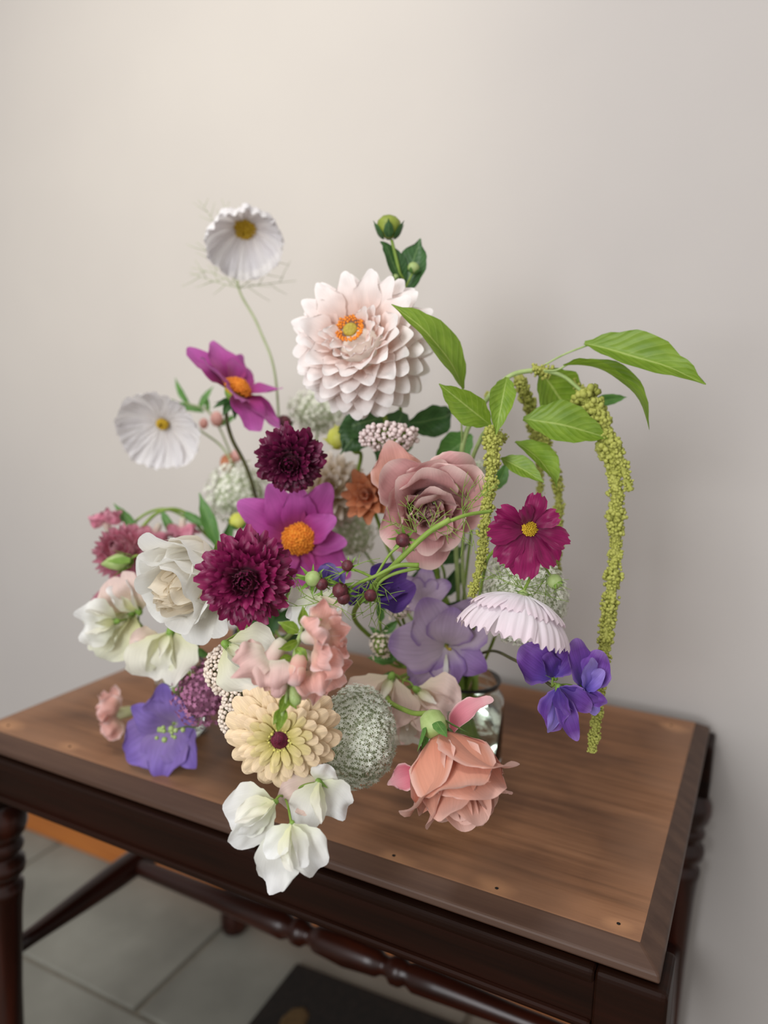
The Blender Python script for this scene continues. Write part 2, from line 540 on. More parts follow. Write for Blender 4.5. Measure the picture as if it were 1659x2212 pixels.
# glass and water
mt, nt, out = new_mat('jar_glass')
p = N(nt, 'ShaderNodeBsdfPrincipled'); p.inputs['Base Color'].default_value = (0.93, 0.97, 0.93, 1); p.inputs['Roughness'].default_value = 0.02
p.inputs['Transmission Weight'].default_value = 1.0; p.inputs['IOR'].default_value = 1.45; nt.links.new(p.outputs[0], out.inputs[0]); MT['glass'] = mt
mt, nt, out = new_mat('jar_water')
p = N(nt, 'ShaderNodeBsdfPrincipled'); p.inputs['Base Color'].default_value = (0.88, 0.93, 0.84, 1); p.inputs['Roughness'].default_value = 0.02
p.inputs['Transmission Weight'].default_value = 1.0; p.inputs['IOR'].default_value = 1.33; nt.links.new(p.outputs[0], out.inputs[0]); MT['water'] = mt

# ------------------------------------------------------------------ the setting
YAW = -0.46192
FRp = Vector((0.20224, 0.52182, 0)); ux = Vector((math.cos(YAW), math.sin(YAW), 0)); uy = Vector((-math.sin(YAW), math.cos(YAW), 0))
TC = FRp - ux * (TL / 2) + uy * (TD / 2)                 # centre of the bench on the floor
BENCH = Matrix.Translation(TC) @ Matrix.Rotation(YAW, 4, 'Z')
WALL_Y = TD / 2 + 0.037                                   # wall face in the bench's own frame


def struct(name, bm, mat, M, smooth=False):
    o = bm_obj(name, bm, mat, None, M, smooth); o['kind'] = 'structure'
    return o


bm = bmesh.new(); add_box(bm, -3.2, 3.2, WALL_Y, WALL_Y + 0.12, -0.02, 2.7)
struct('wall_back', bm, MT['wall'], BENCH)
bm = bmesh.new(); add_box(bm, -3.2, 3.2, WALL_Y - 0.008, WALL_Y, 0.0, 0.05, 0.004)
struct('baseboard_back', bm, MT['baseboard'], BENCH)
bm = bmesh.new(); add_box(bm, -3.2, 3.2, -3.2, WALL_Y + 0.12, -0.06, -0.006)
floor = struct('floor', bm, MT['grout'], BENCH)
# slate slabs in courses along the wall
TSX, TSY = 0.46, 0.29
for i in range(-6, 6):
    for j in range(-8, 1):
        x0, x1 = -0.372 + i * TSX + 0.005, -0.372 + (i + 1) * TSX - 0.005
        if j % 2:
            x0, x1 = x0 + 0.06, x1 + 0.06
        y0, y1 = 0.0 + j * TSY + 0.004, min(0.0 + (j + 1) * TSY - 0.004, WALL_Y - 0.001)
        cx, cy = (x0 + x1) / 2, (y0 + y1) / 2
        bm = bmesh.new(); add_box(bm, x0 - cx, x1 - cx, y0 - cy, y1 - cy, -0.02, random.uniform(-0.0015, 0.0), 0.003)
        bm_obj('tile', bm, MT['slate'], floor, BENCH @ Matrix.Translation((cx, cy, 0)))

# rug under the bench
rp = BENCH @ Vector((0.30, -0.15, 0))
rug = thing('rug', 'black rug with ochre motifs lying on the floor under the bench', 'rug', rp, YAW + 0.04)
RM = Matrix.Translation(rp) @ Matrix.Rotation(YAW + 0.04, 4, 'Z')
bm = bmesh.new(); add_box(bm, -0.49, 0.02, -0.60, 0.37, 0.0, 0.008, 0.003)
rb = bm_obj('pile', bm, MT['rug'], rug, RM)
for ix in range(3):
    for iy in range(6):
        ms = 0.034
        bm = bmesh.new(); bmesh.ops.create_cone(bm, cap_ends=True, segments=8, radius1=ms, radius2=ms * 0.8, depth=0.004)
        bm_obj('motif', bm, MT['rug_motif'], rug, RM @ Matrix.Translation((-0.43 + ix * 0.165 + (0.05 if iy % 2 else 0), 0.26 - iy * 0.155, 0.0095)) @ Matrix.Scale(0.62, 4, (1, 0, 0)))

# ------------------------------------------------------------------ bench
bench = thing('wooden_bench', 'dark mahogany bench with worn brown top, turned legs and stretchers', 'bench', TC, YAW)


def bench_part(name, bm, mat, smooth=False, M=Matrix.Identity(4)):
    return bm_obj(name, bm, mat, bench, BENCH @ M, smooth)


CH, CD, TH = 0.0165, 0.009, 0.016
hx, hy = TL / 2, TD / 2
vs = []
for (ex_, z) in ((0, TOPZ), (CH, TOPZ - CD), (CH + 0.001, TOPZ - TH)):
    for sx, sy in ((-1, -1), (1, -1), (1, 1), (-1, 1)):
        vs.append((sx * (hx + ex_), sy * (hy + ex_), z))
fs = [(0, 1, 2, 3)]
for L_ in (0, 4):
    for k in range(4):
        k2 = (k + 1) % 4
        fs.append((L_ + k, L_ + 4 + k, L_ + 4 + k2, L_ + k2))
fs.append((11, 10, 9, 8))
me = mesh_obj('top_panel', vs, fs, MT['top'], False); me.materials.append(MT['chamfer'])
for i, pl in enumerate(me.polygons):
    pl.material_index = 0 if i == 0 else 1
me.validate()
bm = bmesh.new(); bm.from_mesh(me); bmesh.ops.recalc_face_normals(bm, faces=bm.faces)
bmesh.ops.bevel(bm, geom=[e for e in bm.edges], offset=0.0016, segments=2, affect='EDGES', profile=0.5)
for f_ in bm.faces:
    f_.material_index = 0 if f_.normal.z > 0.97 else 1
bm.to_mesh(me); bm.free()
top = put('top_panel', me, bench, BENCH, 'worn brown top with pale rubbed spots and a dark chamfered edge')
for (hx_, hy_) in HOLES:
    v_, f_ = lathe([(0.0014, 0.0), (0.0016, 0.0003)], 10)
    put('nail_hole', mesh_obj('nail_hole', v_, f_, MT['hole']), top, BENCH @ Matrix.Translation((hx_, hy_, TOPZ)))
OX, OY = hx + CH + 0.008, hy + CH + 0.008         # outer faces of the frame
ZF = TOPZ - TH - 0.003                            # top of the frame
LB = 0.052                                        # leg block
for sy in (-1, 1):
    bm = bmesh.new(); y0, y1 = sorted((sy * OY, sy * (OY - 0.020))); add_box(bm, -OX + LB, OX - LB, y0 + (0.004 if sy < 0 else 0), y1 - (0.004 if sy > 0 else 0), ZF - 0.047, ZF, 0.001)
    bench_part('apron', bm, MT['apron'])
    bm = bmesh.new(); add_box(bm, -OX + LB, OX - LB, min(sy * (OY + 0.001), sy * (OY - 0.03)), max(sy * (OY + 0.001), sy * (OY - 0.03)), ZF - 0.010, ZF + 0.0015, 0.004, 3)
    bench_part('moulding', bm, MT['apron'])
    bm = bmesh.new(); add_box(bm, -OX + LB, OX - LB, min(sy * OY, sy * (OY - 0.012)), max(sy * OY, sy * (OY - 0.012)), ZF - 0.050, ZF - 0.042, 0.003, 2)
    bench_part('moulding', bm, MT['apron'])
for sx in (-1, 1):
    bm = bmesh.new(); x0, x1 = sorted((sx * (OX - 0.014), sx * (OX - 0.034))); add_box(bm, x0 + (0.004 if sx < 0 else 0), x1 - (0.004 if sx > 0 else 0), -OY + LB, OY - LB, ZF - 0.047, ZF, 0.001)
    bench_part('apron', bm, MT['apron'])
    bm = bmesh.new(); add_box(bm, min(sx * (OX - 0.013), sx * (OX - 0.04)), max(sx * (OX - 0.013), sx * (OX - 0.04)), -OY + LB, OY - LB, ZF - 0.010, ZF + 0.0015, 0.004, 3)
    bench_part('moulding', bm, MT['apron'])
LEGP = [(0.022, 0.0), (0.024, 0.012), (0.024, 0.03), (0.017, 0.045), (0.016, 0.06), (0.0175, 0.16), (0.021, 0.26), (0.023, 0.285), (0.0245, 0.292), (0.0245, 0.300), (0.020, 0.304),
        (0.019, 0.312), (0.0265, 0.318), (0.0275, 0.325), (0.0265, 0.332), (0.020, 0.337), (0.0195, 0.343), (0.0255, 0.347), (0.0265, 0.352), (0.024, 0.358), (0.023, 0.362), (0.029, 0.370), (0.0315, 0.380),
        (0.031, 0.392), (0.026, 0.402), (0.022, 0.407), (0.0225, 0.412)]
DZ = TOPZ - 0.52
LEGP = [(r, z if z < 0.1 else z + DZ + 0.022) for r, z in LEGP]
for sx in (-1, 1):
    for sy in (-1, 1):
        lx, ly = sx * (OX - LB / 2) + (0.016 if sx < 0 else 0), sy * (OY - LB / 2)
        v_, f_ = lathe(LEGP, 36)
        leg = put('leg', mesh_obj('leg', v_, f_, MT['leg']), bench, BENCH @ Matrix.Translation((lx, ly, 0)))
        bm = bmesh.new(); add_box(bm, -LB / 2, LB / 2, -LB / 2, LB / 2, 0.432 + DZ, ZF + 0.001, 0.005, 3)
        bm_obj('corner_block', bm, MT['apron'], leg, BENCH @ Matrix.Translation((lx, ly, 0)))
SZ = 0.213 + DZ


def turned_bar(p0, p1, prof, name='stretcher'):
    v_, f_ = lathe(prof, 24)
    d = Vector(p1) - Vector(p0)
    Mx = Matrix.Translation(p0) @ d.to_track_quat('Z', 'Y').to_matrix().to_4x4() @ Matrix.Scale(d.length, 4, (0, 0, 1))
    return put(name, mesh_obj(name, v_, f_, MT['leg']), bench, BENCH @ Mx)


SPR = [(0.009, 0), (0.011, 0.12), (0.016, 0.3), (0.019, 0.42), (0.0195, 0.5), (0.019, 0.58), (0.016, 0.7), (0.011, 0.88), (0.009, 1)]
for sx in (-1, 1):
    turned_bar((sx * (OX - LB / 2), -OY + LB / 2, SZ), (sx * (OX - LB / 2), OY - LB / 2, SZ), SPR)
MPR = [(0.010, 0), (0.012, 0.03), (0.013, 0.2), (0.017, 0.33), (0.018, 0.37), (0.013, 0.385), (0.018, 0.395), (0.018, 0.41), (0.012, 0.42), (0.012, 0.43), (0.017, 0.44), (0.018, 0.46), (0.0205, 0.5)]
MPR = MPR + [(r, 1 - z) for r, z in MPR[-2::-1]]
turned_bar((-OX + LB / 2, 0, SZ), (OX - LB / 2, 0, SZ), MPR)


# ------------------------------------------------------------------ glass jars
def jar(px, d, r, h, water, label):
    # stands on the bench top: slide the base point down the view line's column until it meets the top
    p0 = at(px, 1500, d); base = Vector((p0.x, p0.y, TOPZ + 0.0005))
    t = thing('glass_jar', label, 'jar', base)
    prof = [(r * 0.86, 0), (r * 0.97, 0.003), (r, 0.010), (r, h * 0.74), (r * 0.97, h * 0.80), (r * 0.86, h * 0.87), (r * 0.83, h * 0.92), (r * 0.90, h * 0.985), (r * 0.885, h)]
    inn = [(r * 0.845, h), (r * 0.79, h * 0.92), (r * 0.82, h * 0.86), (r * 0.93, h * 0.79), (r * 0.955, h * 0.73), (r * 0.955, 0.012), (r * 0.9, 0.008), (0.001, 0.007)]
    v_, f_ = lathe(prof + inn, 40)
    put('glass', mesh_obj('glass', v_, f_, MT['glass']), t, Matrix.Translation(base))
    v_, f_ = lathe([(0.001, 0.0078), (r * 0.9, 0.0088), (r * 0.945, 0.0128), (r * 0.945, h * water), (0.001, h * water)], 40)
    put('water', mesh_obj('water', v_, f_, MT['water']), t, Matrix.Translation(base))
    return base, r, h


JB = jar(1000, 0.835, 0.045, 0.100, 0.6, 'short clear glass jar of stems behind the apricot rose')
JA = jar(566, 0.90, 0.038, 0.125, 0.6, 'taller clear glass jar hidden behind the cream zinnia and white rose')
JC = jar(392, 0.90, 0.030, 0.085, 0.6, 'small glass jar behind the violet bellflower')


def in_jar(J, k=0):
    a = k * 2.4; b, r, h = J
    return b + Vector((math.cos(a) * r * 0.45, math.sin(a) * r * 0.45, 0.014)), b + Vector((math.cos(a) * r * 0.3 * -1, math.sin(a) * r * 0.3 * -1, h * 1.02))


_k = [0]


def root_of(name, label, cat, J, group=None):
    """an Empty at the foot of the stem in its jar; returns it with the two lowest points of the stem"""
    _k[0] += 1
    a, b = in_jar(J, _k[0])
    return thing(name, label, cat, a, 0, group), [a, b]


def sepals(parent, H, n, L, W, tilt, mat=None, r0=0.0, z0=0.0, name='sepal'):
    me = petal_mesh('sepal', L, W, [0.7, 1, 0.75, 0.12], mat or MT['sepal'], cup=0.5, tip=0.05, nu=6, nv=4)
    for k in range(n):
        pet(parent, me, H, 2 * PI * k / n + 0.2, tilt, r0, z0, 1, 0, name)


def dome(parent, H, r, h, mat, name='disc', lab=None, z0=0.0):
    prof = [(r * math.cos(t * PI / 2 / 6), z0 + h * math.sin(t * PI / 2 / 6)) for t in range(6)] + [(0.0004, z0 + h)]
    v_, f_ = lathe(prof, 24)
    return put(name, mesh_obj(name, v_, f_, mat), parent, H, lab)


def beads(parent, H, n, r0, r1, z0, z1, s, mat, name='stamens', tpl=BEAD1):
    pl = []
    for k in range(n):
        t = (k + 0.5) / n; r = r0 + (r1 - r0) * math.sqrt(t); a = k * 2.39996
        pl.append((Vector((r * math.cos(a), r * math.sin(a), z0 + (z1 - z0) * t + random.uniform(-.3, .3) * s)), (0, 0, 1), s * random.uniform(0.8, 1.2)))
    return put(name, scatter_mesh(name, tpl, pl, mat), parent, H)



# ================================================================== flowers
FM = {}
FM['dahlia'] = petal_mat('blush_dahlia', '#f4d6c8', '#fbece6', '#fefaf8', vein=0.05, trans=0.30, var=0.06)
FM['cosmos_white'] = petal_mat('white_cosmos', '#efe9e6', '#f5f2f3', '#faf8fa', vein=0.14, veinf=18, trans=0.35, var=0.05)
FM['cosmos_blush'] = petal_mat('pale_pink_cosmos', '#fdfbfd', '#faf5fa', '#f3e0e8', vein=0.10, veinf=14, trans=0.25, var=0.05)
FM['magenta'] = petal_mat('magenta_dahlia', '#a43a5e', '#b9439a', '#cf6cc0', vein=0.18, trans=0.25, var=0.12)
FM['scab'] = petal_mat('burgundy_scabiosa', '#4a052a', '#7c0c45', '#98185a', vein=0.25, trans=0.12, rough=0.4, spec=0.4, var=0.30, sheen=0.06)
FM['scab_dark'] = petal_mat('blackish_burgundy_scabiosa', '#2c0216', '#5c0635', '#7d0e49', vein=0.25, trans=0.10, rough=0.4, spec=0.4, var=0.35, sheen=0.05)
FM['mauve'] = petal_mat('dusty_mauve_rose', '#c4837a', '#d49c9a', '#dcaaa8', edge='#ecccc4', vein=0.08, trans=0.2, var=0.10)
FM['mauve_back'] = petal_mat('peachy_mauve_rose', '#d79a70', '#d59a88', '#d9a09a', edge='#e2b8ac', vein=0.12, trans=0.25, var=0.04)
FM['apricot'] = petal_mat('apricot_rose', '#e08a70', '#e29c82', '#e2a893', edge='#eec2b4', vein=0.08, trans=0.2, var=0.07)
FM['apricot_pink'] = petal_mat('pink_rose_petal', '#d9647a', '#e08a98', '#eab3b8', edge='#f0c4c4', vein=0.08, trans=0.25, var=0.05)
FM['white_rose'] = petal_mat('white_rose', '#f6ecd0', '#fbf7ec', '#fdfdfa', vein=0.05, trans=0.42, var=0.05)
FM['cream_rose'] = petal_mat('cream_rose_heart', '#f3d8a4', '#f8e6c4', '#fbf2e0', vein=0.06, trans=0.42, var=0.08)
FM['zinnia'] = petal_mat('cream_zinnia', '#c2b050', '#efd8a4', '#fbe0bc', vein=0.16, veinf=16, trans=0.15, var=0.10)
FM['zinnia_in'] = petal_mat('green_cream_zinnia', '#a89a30', '#d9c978', '#f0dba4', vein=0.18, veinf=14, trans=0.15, var=0.10)
FM['snap'] = petal_mat('pink_snapdragon', '#f3d7c0', '#f1b7a8', '#f2c0ba', edge='#f7d9d4', vein=0.12, trans=0.3, var=0.08)
FM['snap_pale'] = petal_mat('pale_snapdragon', '#f2ecd8', '#f0cfc6', '#f1c4bf', vein=0.12, trans=0.35, var=0.06)
FM['pea_white'] = petal_mat('white_sweet_pea', '#e9edc8', '#f6f6ee', '#fbfbfb', vein=0.04, trans=0.40, var=0.04)
FM['pea_cream'] = petal_mat('cream_sweet_pea', '#e6e6b4', '#f2f0dc', '#f6f3ec', vein=0.08, trans=0.35, var=0.05)
FM['pea_blush'] = petal_mat('blush_sweet_pea', '#eee2c4', '#eed6c8', '#efd3cc', vein=0.08, trans=0.3, var=0.06)
FM['pea_purple'] = petal_mat('violet_sweet_pea', '#6450b4', '#6d42a4', '#78429e', edge='#9a74c4', vein=0.25, trans=0.2, var=0.15)
FM['pea_lilac'] = petal_mat('lilac_wing', '#5c4ab0', '#8068c4', '#a08ad4', vein=0.2, trans=0.2, var=0.1)
FM['pea_deep'] = petal_mat('deep_violet_pea', '#4c3092', '#56348e', '#7448a0', vein=0.25, trans=0.2, var=0.12)
FM['glad'] = petal_mat('lavender_gladiolus', '#d6c6d0', '#cbb6cf', '#b99ec6', edge='#9f80ba', vein=0.14, veinf=18, trans=0.25, var=0.06)
FM['glad_deep'] = petal_mat('violet_gladiolus', '#e0d4d8', '#a283bc', '#9470b2', edge='#8460a8', vein=0.16, veinf=18, trans=0.2, var=0.08)
FM['bell'] = petal_mat('violet_bellflower', '#a892b8', '#957ac0', '#8268c4', vein=0.2, veinf=12, trans=0.25, var=0.08)
FM['burgundy'] = petal_mat('burgundy_cosmos', '#5c0636', '#86094e', '#99125c', vein=0.25, veinf=14, trans=0.18, rough=0.45, var=0.12)
FM['straw'] = petal_mat('pink_strawflower', '#e6a4ae', '#d57c94', '#e2a4b2', vein=0.2, trans=0.2, var=0.25)
FM['coral'] = petal_mat('coral_bloom', '#c8663c', '#d07e52', '#d98f68', vein=0.15, trans=0.25, var=0.1)
FM['beige'] = petal_mat('beige_dahlia', '#c9b48a', '#e0cdb4', '#f0e6dc', vein=0.15, trans=0.25, var=0.15)
FM['paleyel'] = petal_mat('pale_primrose_bloom', '#dcdc9c', '#e9e9c2', '#f2f2e0', vein=0.1, trans=0.35, var=0.05)
FM['orange'] = plain_mat('orange_stamens', '#d9771c', '#f09a30', 300, 0.7)
FM['yellow'] = plain_mat('yellow_disc', '#b08a18', '#cfae2c', 400, 0.7, bump=0.4)
FM['olive'] = plain_mat('olive_disc', '#9c8a2c', '#b8a648', 400, 0.7, bump=0.4)
FM['maroon'] = plain_mat('maroon_cone', '#4c0a24', '#6e1234', 400, 0.6, bump=0.4)
FM['pollen'] = plain_mat('pollen_beads', '#c9bf5a', '#dcd47c', 400, 0.6)
FM['allium'] = plain_mat('allium_white', '#e0e6d4', '#f0f3ea', 300, 0.7, 0.2)
FM['allium_g'] = plain_mat('allium_green', '#b4c09a', '#c6cfb0', 200, 0.7)
FM['lace'] = plain_mat('lace_white', '#d9dccb', '#eceade', 300, 0.7, 0.2)
FM['bead_cream'] = plain_mat('cream_beads', '#ead6c2', '#f3e6da', 300, 0.6, 0.1)
FM['bead_blush'] = plain_mat('blush_beads', '#e6cfcb', '#f3e4e0', 300, 0.6, 0.1)
FM['bead_mauve'] = plain_mat('mauve_florets', '#a8648c', '#c184a4', 200, 0.7, 0.15)
FM['budgreen'] = plain_mat('green_bud', '#7d8c30', '#93a040', 120, 0.45, 0.1)
FM['budlime'] = plain_mat('lime_bud', '#c5c84a', '#d9da72', 80, 0.5, 0.15)
FM['palegreen'] = plain_mat('pale_green', '#9fb66c', '#b9cb88', 120, 0.5, 0.2)


# ---------- petal shapes of real size for each kind, built once and shared
def ray_flower(t, H, me_list, n, tilt, r0, z0, s=1.0, jit=0.06, phi0=0.0, tj=0.08, sj=0.08, name='petal'):
    for k in range(n):
        pet(t, random.choice(me_list), H, phi0 + 2 * PI * k / n + random.uniform(-jit, jit), tilt + random.uniform(-tj, tj), r0, z0,
            s * (1 + random.uniform(-sj, sj)), random.uniform(-tj, tj) * 1.5, name)


# ---------------------------------------------------------------- big blush dahlia
D = 0.72
t, lo = root_of('dahlia', 'large blush-white ball dahlia with an orange eye', 'flower', JB)
H = frame_z(778, 745, D, (-0.26, 0.30, 0.92)); Rr = m(147, D)
stem(t, lo + [at(880, 1100, 0.80), at(830, 900, 0.78), (H @ Vector((0, 0, -Rr * 0.55)))], 0.003, MT['stem'])
core = plain_mat('dahlia_core', '#ecdccc', '#f2e4d8', 60, 0.8)
pl = [(p_ * Rr * 0.50 + Vector((0, 0, -0.06 * Rr)), p_, 1) for p_ in [Vector((0, 0, 1))]]
v_, f_ = BEAD2
put('flower_base', mesh_obj('flower_base', (v_ * Rr * 0.36 + np.array([0, 0, -0.22 * Rr])).tolist(), f_, core), t, H)
LP = Rr * 0.52
big = variants(5, 'petal', LP, LP * 0.98, [0.35, 0.70, 0.98, 1.0, 0.72], FM['dahlia'], a=(0.35, -0.1, -0.5), cup=1.15, cup1=0.55, tip=0.40, tp=1.7, nz=0.12, nu=10, nv=10)
flat = variants(5, 'petal', LP * 1.22, LP * 0.86, [0.35, 0.65, 0.95, 1.0, 0.70], FM['dahlia'], a=(0.2, -0.4, -0.3), cup=0.55, cup1=0.30, tip=0.38, tp=1.8, nz=0.18, nu=10, nv=10, seed=90)
small = variants(3, 'petal', LP * 0.58, LP * 0.55, [0.4, 0.7, 1.0, 0.95, 0.5], FM['dahlia'], a=(0.2, 0.3, -0.4), cup=1.2, cup1=0.8, tip=0.36, nz=0.12, nu=8, nv=8, seed=44)
for i in range(9):
    al = R_(24 + i * 13.5)                     # polar angle of the row on the ball
    n = int(round(5 + 13 * math.sin(al) ** 1.1)) if i else 8
    tilt = R_(min(66 - i * 14.5, 46))
    rr, zz = Rr * 0.54 * math.sin(al), Rr * 0.52 * math.cos(al) - Rr * 0.16
    for k in range(n):
        phi = 2 * PI * (k + 0.5 * (i % 2)) / n + random.uniform(-0.07, 0.07)
        up = math.sin(phi)
        lst = small if i < 2 else (flat if (up > 0.25 and 1 < i < 6) else big)
        if i < 2 and (0.9 < phi % (2 * PI) < 3.0):
            continue
        pet(t, random.choice(lst), H, phi, tilt + random.uniform(-0.12, 0.12), rr, zz, random.uniform(0.92, 1.06), random.uniform(-0.15, 0.15))
eyeH = H @ Matrix.Translation((-0.003, 0.004, Rr * 0.34))
dome(t, eyeH, Rr * 0.11, Rr * 0.06, FM['olive'], 'disc')
beads(t, eyeH, 70, Rr * 0.11, Rr * 0.21, Rr * 0.0, Rr * 0.05, Rr * 0.022, FM['orange'])

# ---------------------------------------------------------------- zinnia
D = 0.57
t, lo = root_of('zinnia', 'cream zinnia with tiers of rounded petals and a maroon cone', 'flower', JA)
H = frame_z(606, 1592, D, (0.03, -0.06, 0.99)); Rr = m(127, D)
stem(t, lo + [at(600, 1420, 0.78), at(606, 1520, 0.66), H @ Vector((0, 0, -0.02))], 0.0032, MT['stem'])
zr = [(0.40, 0.15, 11, 0.42, 'zinnia_in'), (0.50, 0.19, 13, 0.30, 'zinnia_in'), (0.62, 0.24, 14, 0.20, 'zinnia'), (0.73, 0.28, 15, 0.10, 'zinnia'), (0.83, 0.31, 16, -0.02, 'zinnia'), (0.92, 0.32, 17, -0.14, 'zinnia'), (0.98, 0.31, 18, -0.30, 'zinnia')]
for i, (ln, w, n, tilt, mk) in enumerate(zr):
    L = Rr * ln; ms = variants(4, 'petal', L, Rr * w, [0.28, 0.40, 0.62, 0.92, 1.0, 0.92], FM[mk], a=(0.28, -0.35, -0.30), cup=0.5, cup1=-0.45, tip=0.16, tp=3.0,
                                 nz=0.12, flute=0.015, flutek=2, nu=10, nv=8, seed=300 + i * 31)
    ray_flower(t, H, ms, n, tilt, Rr * 0.08, -Rr * 0.042 * i + Rr * 0.10, 1.0, 0.08, 0.2 * i, 0.06, 0.06)
cone = H @ Matrix.Translation((0, 0, Rr * 0.12))
dome(t, cone, Rr * 0.145, Rr * 0.10, FM['maroon'], 'cone')
pl = [(Vector((math.cos(a) * r, math.sin(a) * r, Rr * 0.11 * (1 - (r / (Rr * 0.16)) ** 2) + Rr * 0.01)), (math.cos(a), math.sin(a), 1.4), Rr * 0.034) for r, a in [(Rr * 0.15 * math.sqrt(q / 90), q * 2.4) for q in range(90)]]
put('bristles', scatter_mesh('bristles', STAR5, pl, FM['maroon']), t, cone)
beads(t, H @ Matrix.Translation((0, 0, Rr * 0.17)), 24, Rr * 0.155, Rr * 0.205, 0, -Rr * 0.02, Rr * 0.026, FM['pollen'], 'pollen_beads')
sepals(t, H @ Matrix.Translation((0, 0, -Rr * 0.30)), 8, Rr * 0.35, Rr * 0.2, 0.2)


# ---------------------------------------------------------------- burgundy scabiosa
def scabiosa(px, py, D, rpx, ax, J, label, seed, mid, mk='scab'):
    t, lo = root_of('scabiosa', label, 'flower', J, None)
    H = frame_z(px, py, D, ax); Rr = m(rpx, D)
    stem(t, lo + mid + [H @ Vector((0, 0, -Rr * 0.35))], 0.0017, MT['stem_dark'] if seed > 50 else MT['stem'])
    tooth = [(-0.5, 0.12, 0.20), (0.45, 0.12, 0.22), (-0.95, 0.2, 0.2), (0.95, 0.2, 0.2)]
    outer = variants(5, 'petal', Rr * 0.62, Rr * 0.46, [0.3, 0.55, 0.85, 1.0, 0.9], FM[mk], a=(0.1, -0.2, -0.3), cup=0.3, tip=0.22, notch=tooth, ruf=0.07, rufk=6, nz=0.25, nu=8, nv=10, seed=seed)
    midp = variants(5, 'petal', Rr * 0.42, Rr * 0.27, [0.35, 0.6, 0.9, 1.0, 0.85], FM[mk], a=(0.1, -0.2, -0.3), cup=0.55, tip=0.25, notch=[(-0.4, 0.15, 0.2), (0.45, 0.15, 0.2)], ruf=0.12, nz=0.3, nu=7, nv=8, seed=seed + 7)
    inn = variants(4, 'petal', Rr * 0.26, Rr * 0.17, [0.4, 0.7, 1.0, 0.95, 0.6], FM[mk], a=(0.2, 0.2, 0), cup=0.9, tip=0.3, ruf=0.1, nz=0.3, nu=6, nv=6, seed=seed + 9)
    for (ms, n, r0, tilt, z0) in ((outer, 13, 0.36, -0.12, -0.05), (outer, 12, 0.34, 0.18, 0.05), (midp, 18, 0.40, 0.42, 0.13), (midp, 18, 0.30, 0.70, 0.20), (midp, 14, 0.22, 0.95, 0.24), (inn, 14, 0.20, 1.1, 0.30), (inn, 11, 0.12, 1.2, 0.32), (inn, 7, 0.05, 1.4, 0.33)):
        ray_flower(t, H, ms, n, tilt, Rr * r0, Rr * z0, 1.0, 0.12, random.uniform(0, 6), 0.16, 0.14)
    dome(t, H, Rr * 0.42, Rr * 0.34, FM['maroon'], 'flower_base')
    sepals(t, H @ Matrix.Translation((0, 0, -Rr * 0.12)), 8, Rr * 0.4, Rr * 0.12, -0.1)
    return t


scabiosa(532, 1250, 0.575, 112, (0.10, -0.10, 0.95), JA, 'fully open burgundy scabiosa overlapping the white rose', 10, [at(560, 1400, 0.80), at(555, 1310, 0.68)])
scabiosa(627, 994, 0.68, 82, (0.06, -0.35, 0.85), JA, 'darker burgundy scabiosa between the two magenta dahlias', 60, [at(630, 1250, 0.84), at(650, 1080, 0.78)], 'scab_dark')


# ---------------------------------------------------------------- cosmos
def cup_cosmos(name, px, py, D, rpx, ax, J, label, mid, depth=0.5, mat='cosmos_white', n=9, eye=0.26, roll=0.0):
    t, lo = root_of(name, label, 'flower', J)
    H = frame_z(px, py, D, ax, roll); Rr = m(rpx, D)
    L = Rr * (1.05 + 0.30 * depth)
    ms = variants(4, 'petal', L, Rr * 0.98, [0.30, 0.55, 0.85, 1.0, 1.0], FM[mat], a=(0.05, depth, depth * 0.35), cup=0.30, cup1=0.45, tip=0.06, tp=3, fringe=4, flute=0.028, flutek=4, nz=0.10, nu=12, nv=22, seed=sum(map(ord, label)) % 97)
    ray_flower(t, H, ms, n, 0.0, Rr * 0.10, 0, 1.0, 0.04, 0.1, 0.02, 0.05)
    dome(t, H, Rr * eye * 0.8, Rr * 0.12, FM['yellow'], 'disc')
    beads(t, H, 50, Rr * 0.06, Rr * eye, Rr * 0.17, Rr * 0.07, Rr * 0.04, FM['yellow'])
    sepals(t, H @ Matrix.Translation((0, 0, -0.002)), 8, Rr * 0.32, Rr * 0.14, 0.2)
    stem(t, lo + mid + [H @ Vector((0, 0, -Rr * 0.25)), H @ Vector((0, 0, -0.002))], 0.0016, MT['stem_pale'], 0.0012)
    return t, H, Rr


def feathers(parent, base, dirs, length, mat, D, name='feathery_leaf', r=0.00035, seed=0):
    """thread-like leaves: each direction is (angle in the picture, bend, towards viewer)"""
    rs = random.Random(seed)
    for (ang, n) in dirs:
        vs, fs = [], []
        A = R_(ang); d0 = CAMR @ Vector((math.cos(A), math.sin(A), rs.uniform(-0.4, 0.4)))
        side = CAMR @ Vector((-math.sin(A), math.cos(A), rs.uniform(-0.3, 0.3)))
        bend = rs.uniform(-0.35, 0.35)
        P = [base + d0 * length * q + side * bend * length * q * q for q in (0, 0.25, 0.5, 0.75, 1.0)]
        tube_geo(catmull(P, 4), r, r * 0.5, 5, vs, fs)
        for k in range(n):
            q = 0.15 + 0.75 * k / max(n, 1); b0 = base + d0 * length * q + side * bend * length * q * q
            sg = 1 if k % 2 else -1; l2 = length * rs.uniform(0.25, 0.45)
            e = d0 * 0.8 + side * sg * 0.75 + (CAMR @ Vector((0, 0, rs.uniform(-.5, .5))))
            tube_geo([b0, b0 + e * l2 * 0.5 + side * sg * l2 * 0.04, b0 + e * l2], r * 0.8, r * 0.4, 5, vs, fs)
        put(name, mesh_obj(name, vs, fs, mat), parent)


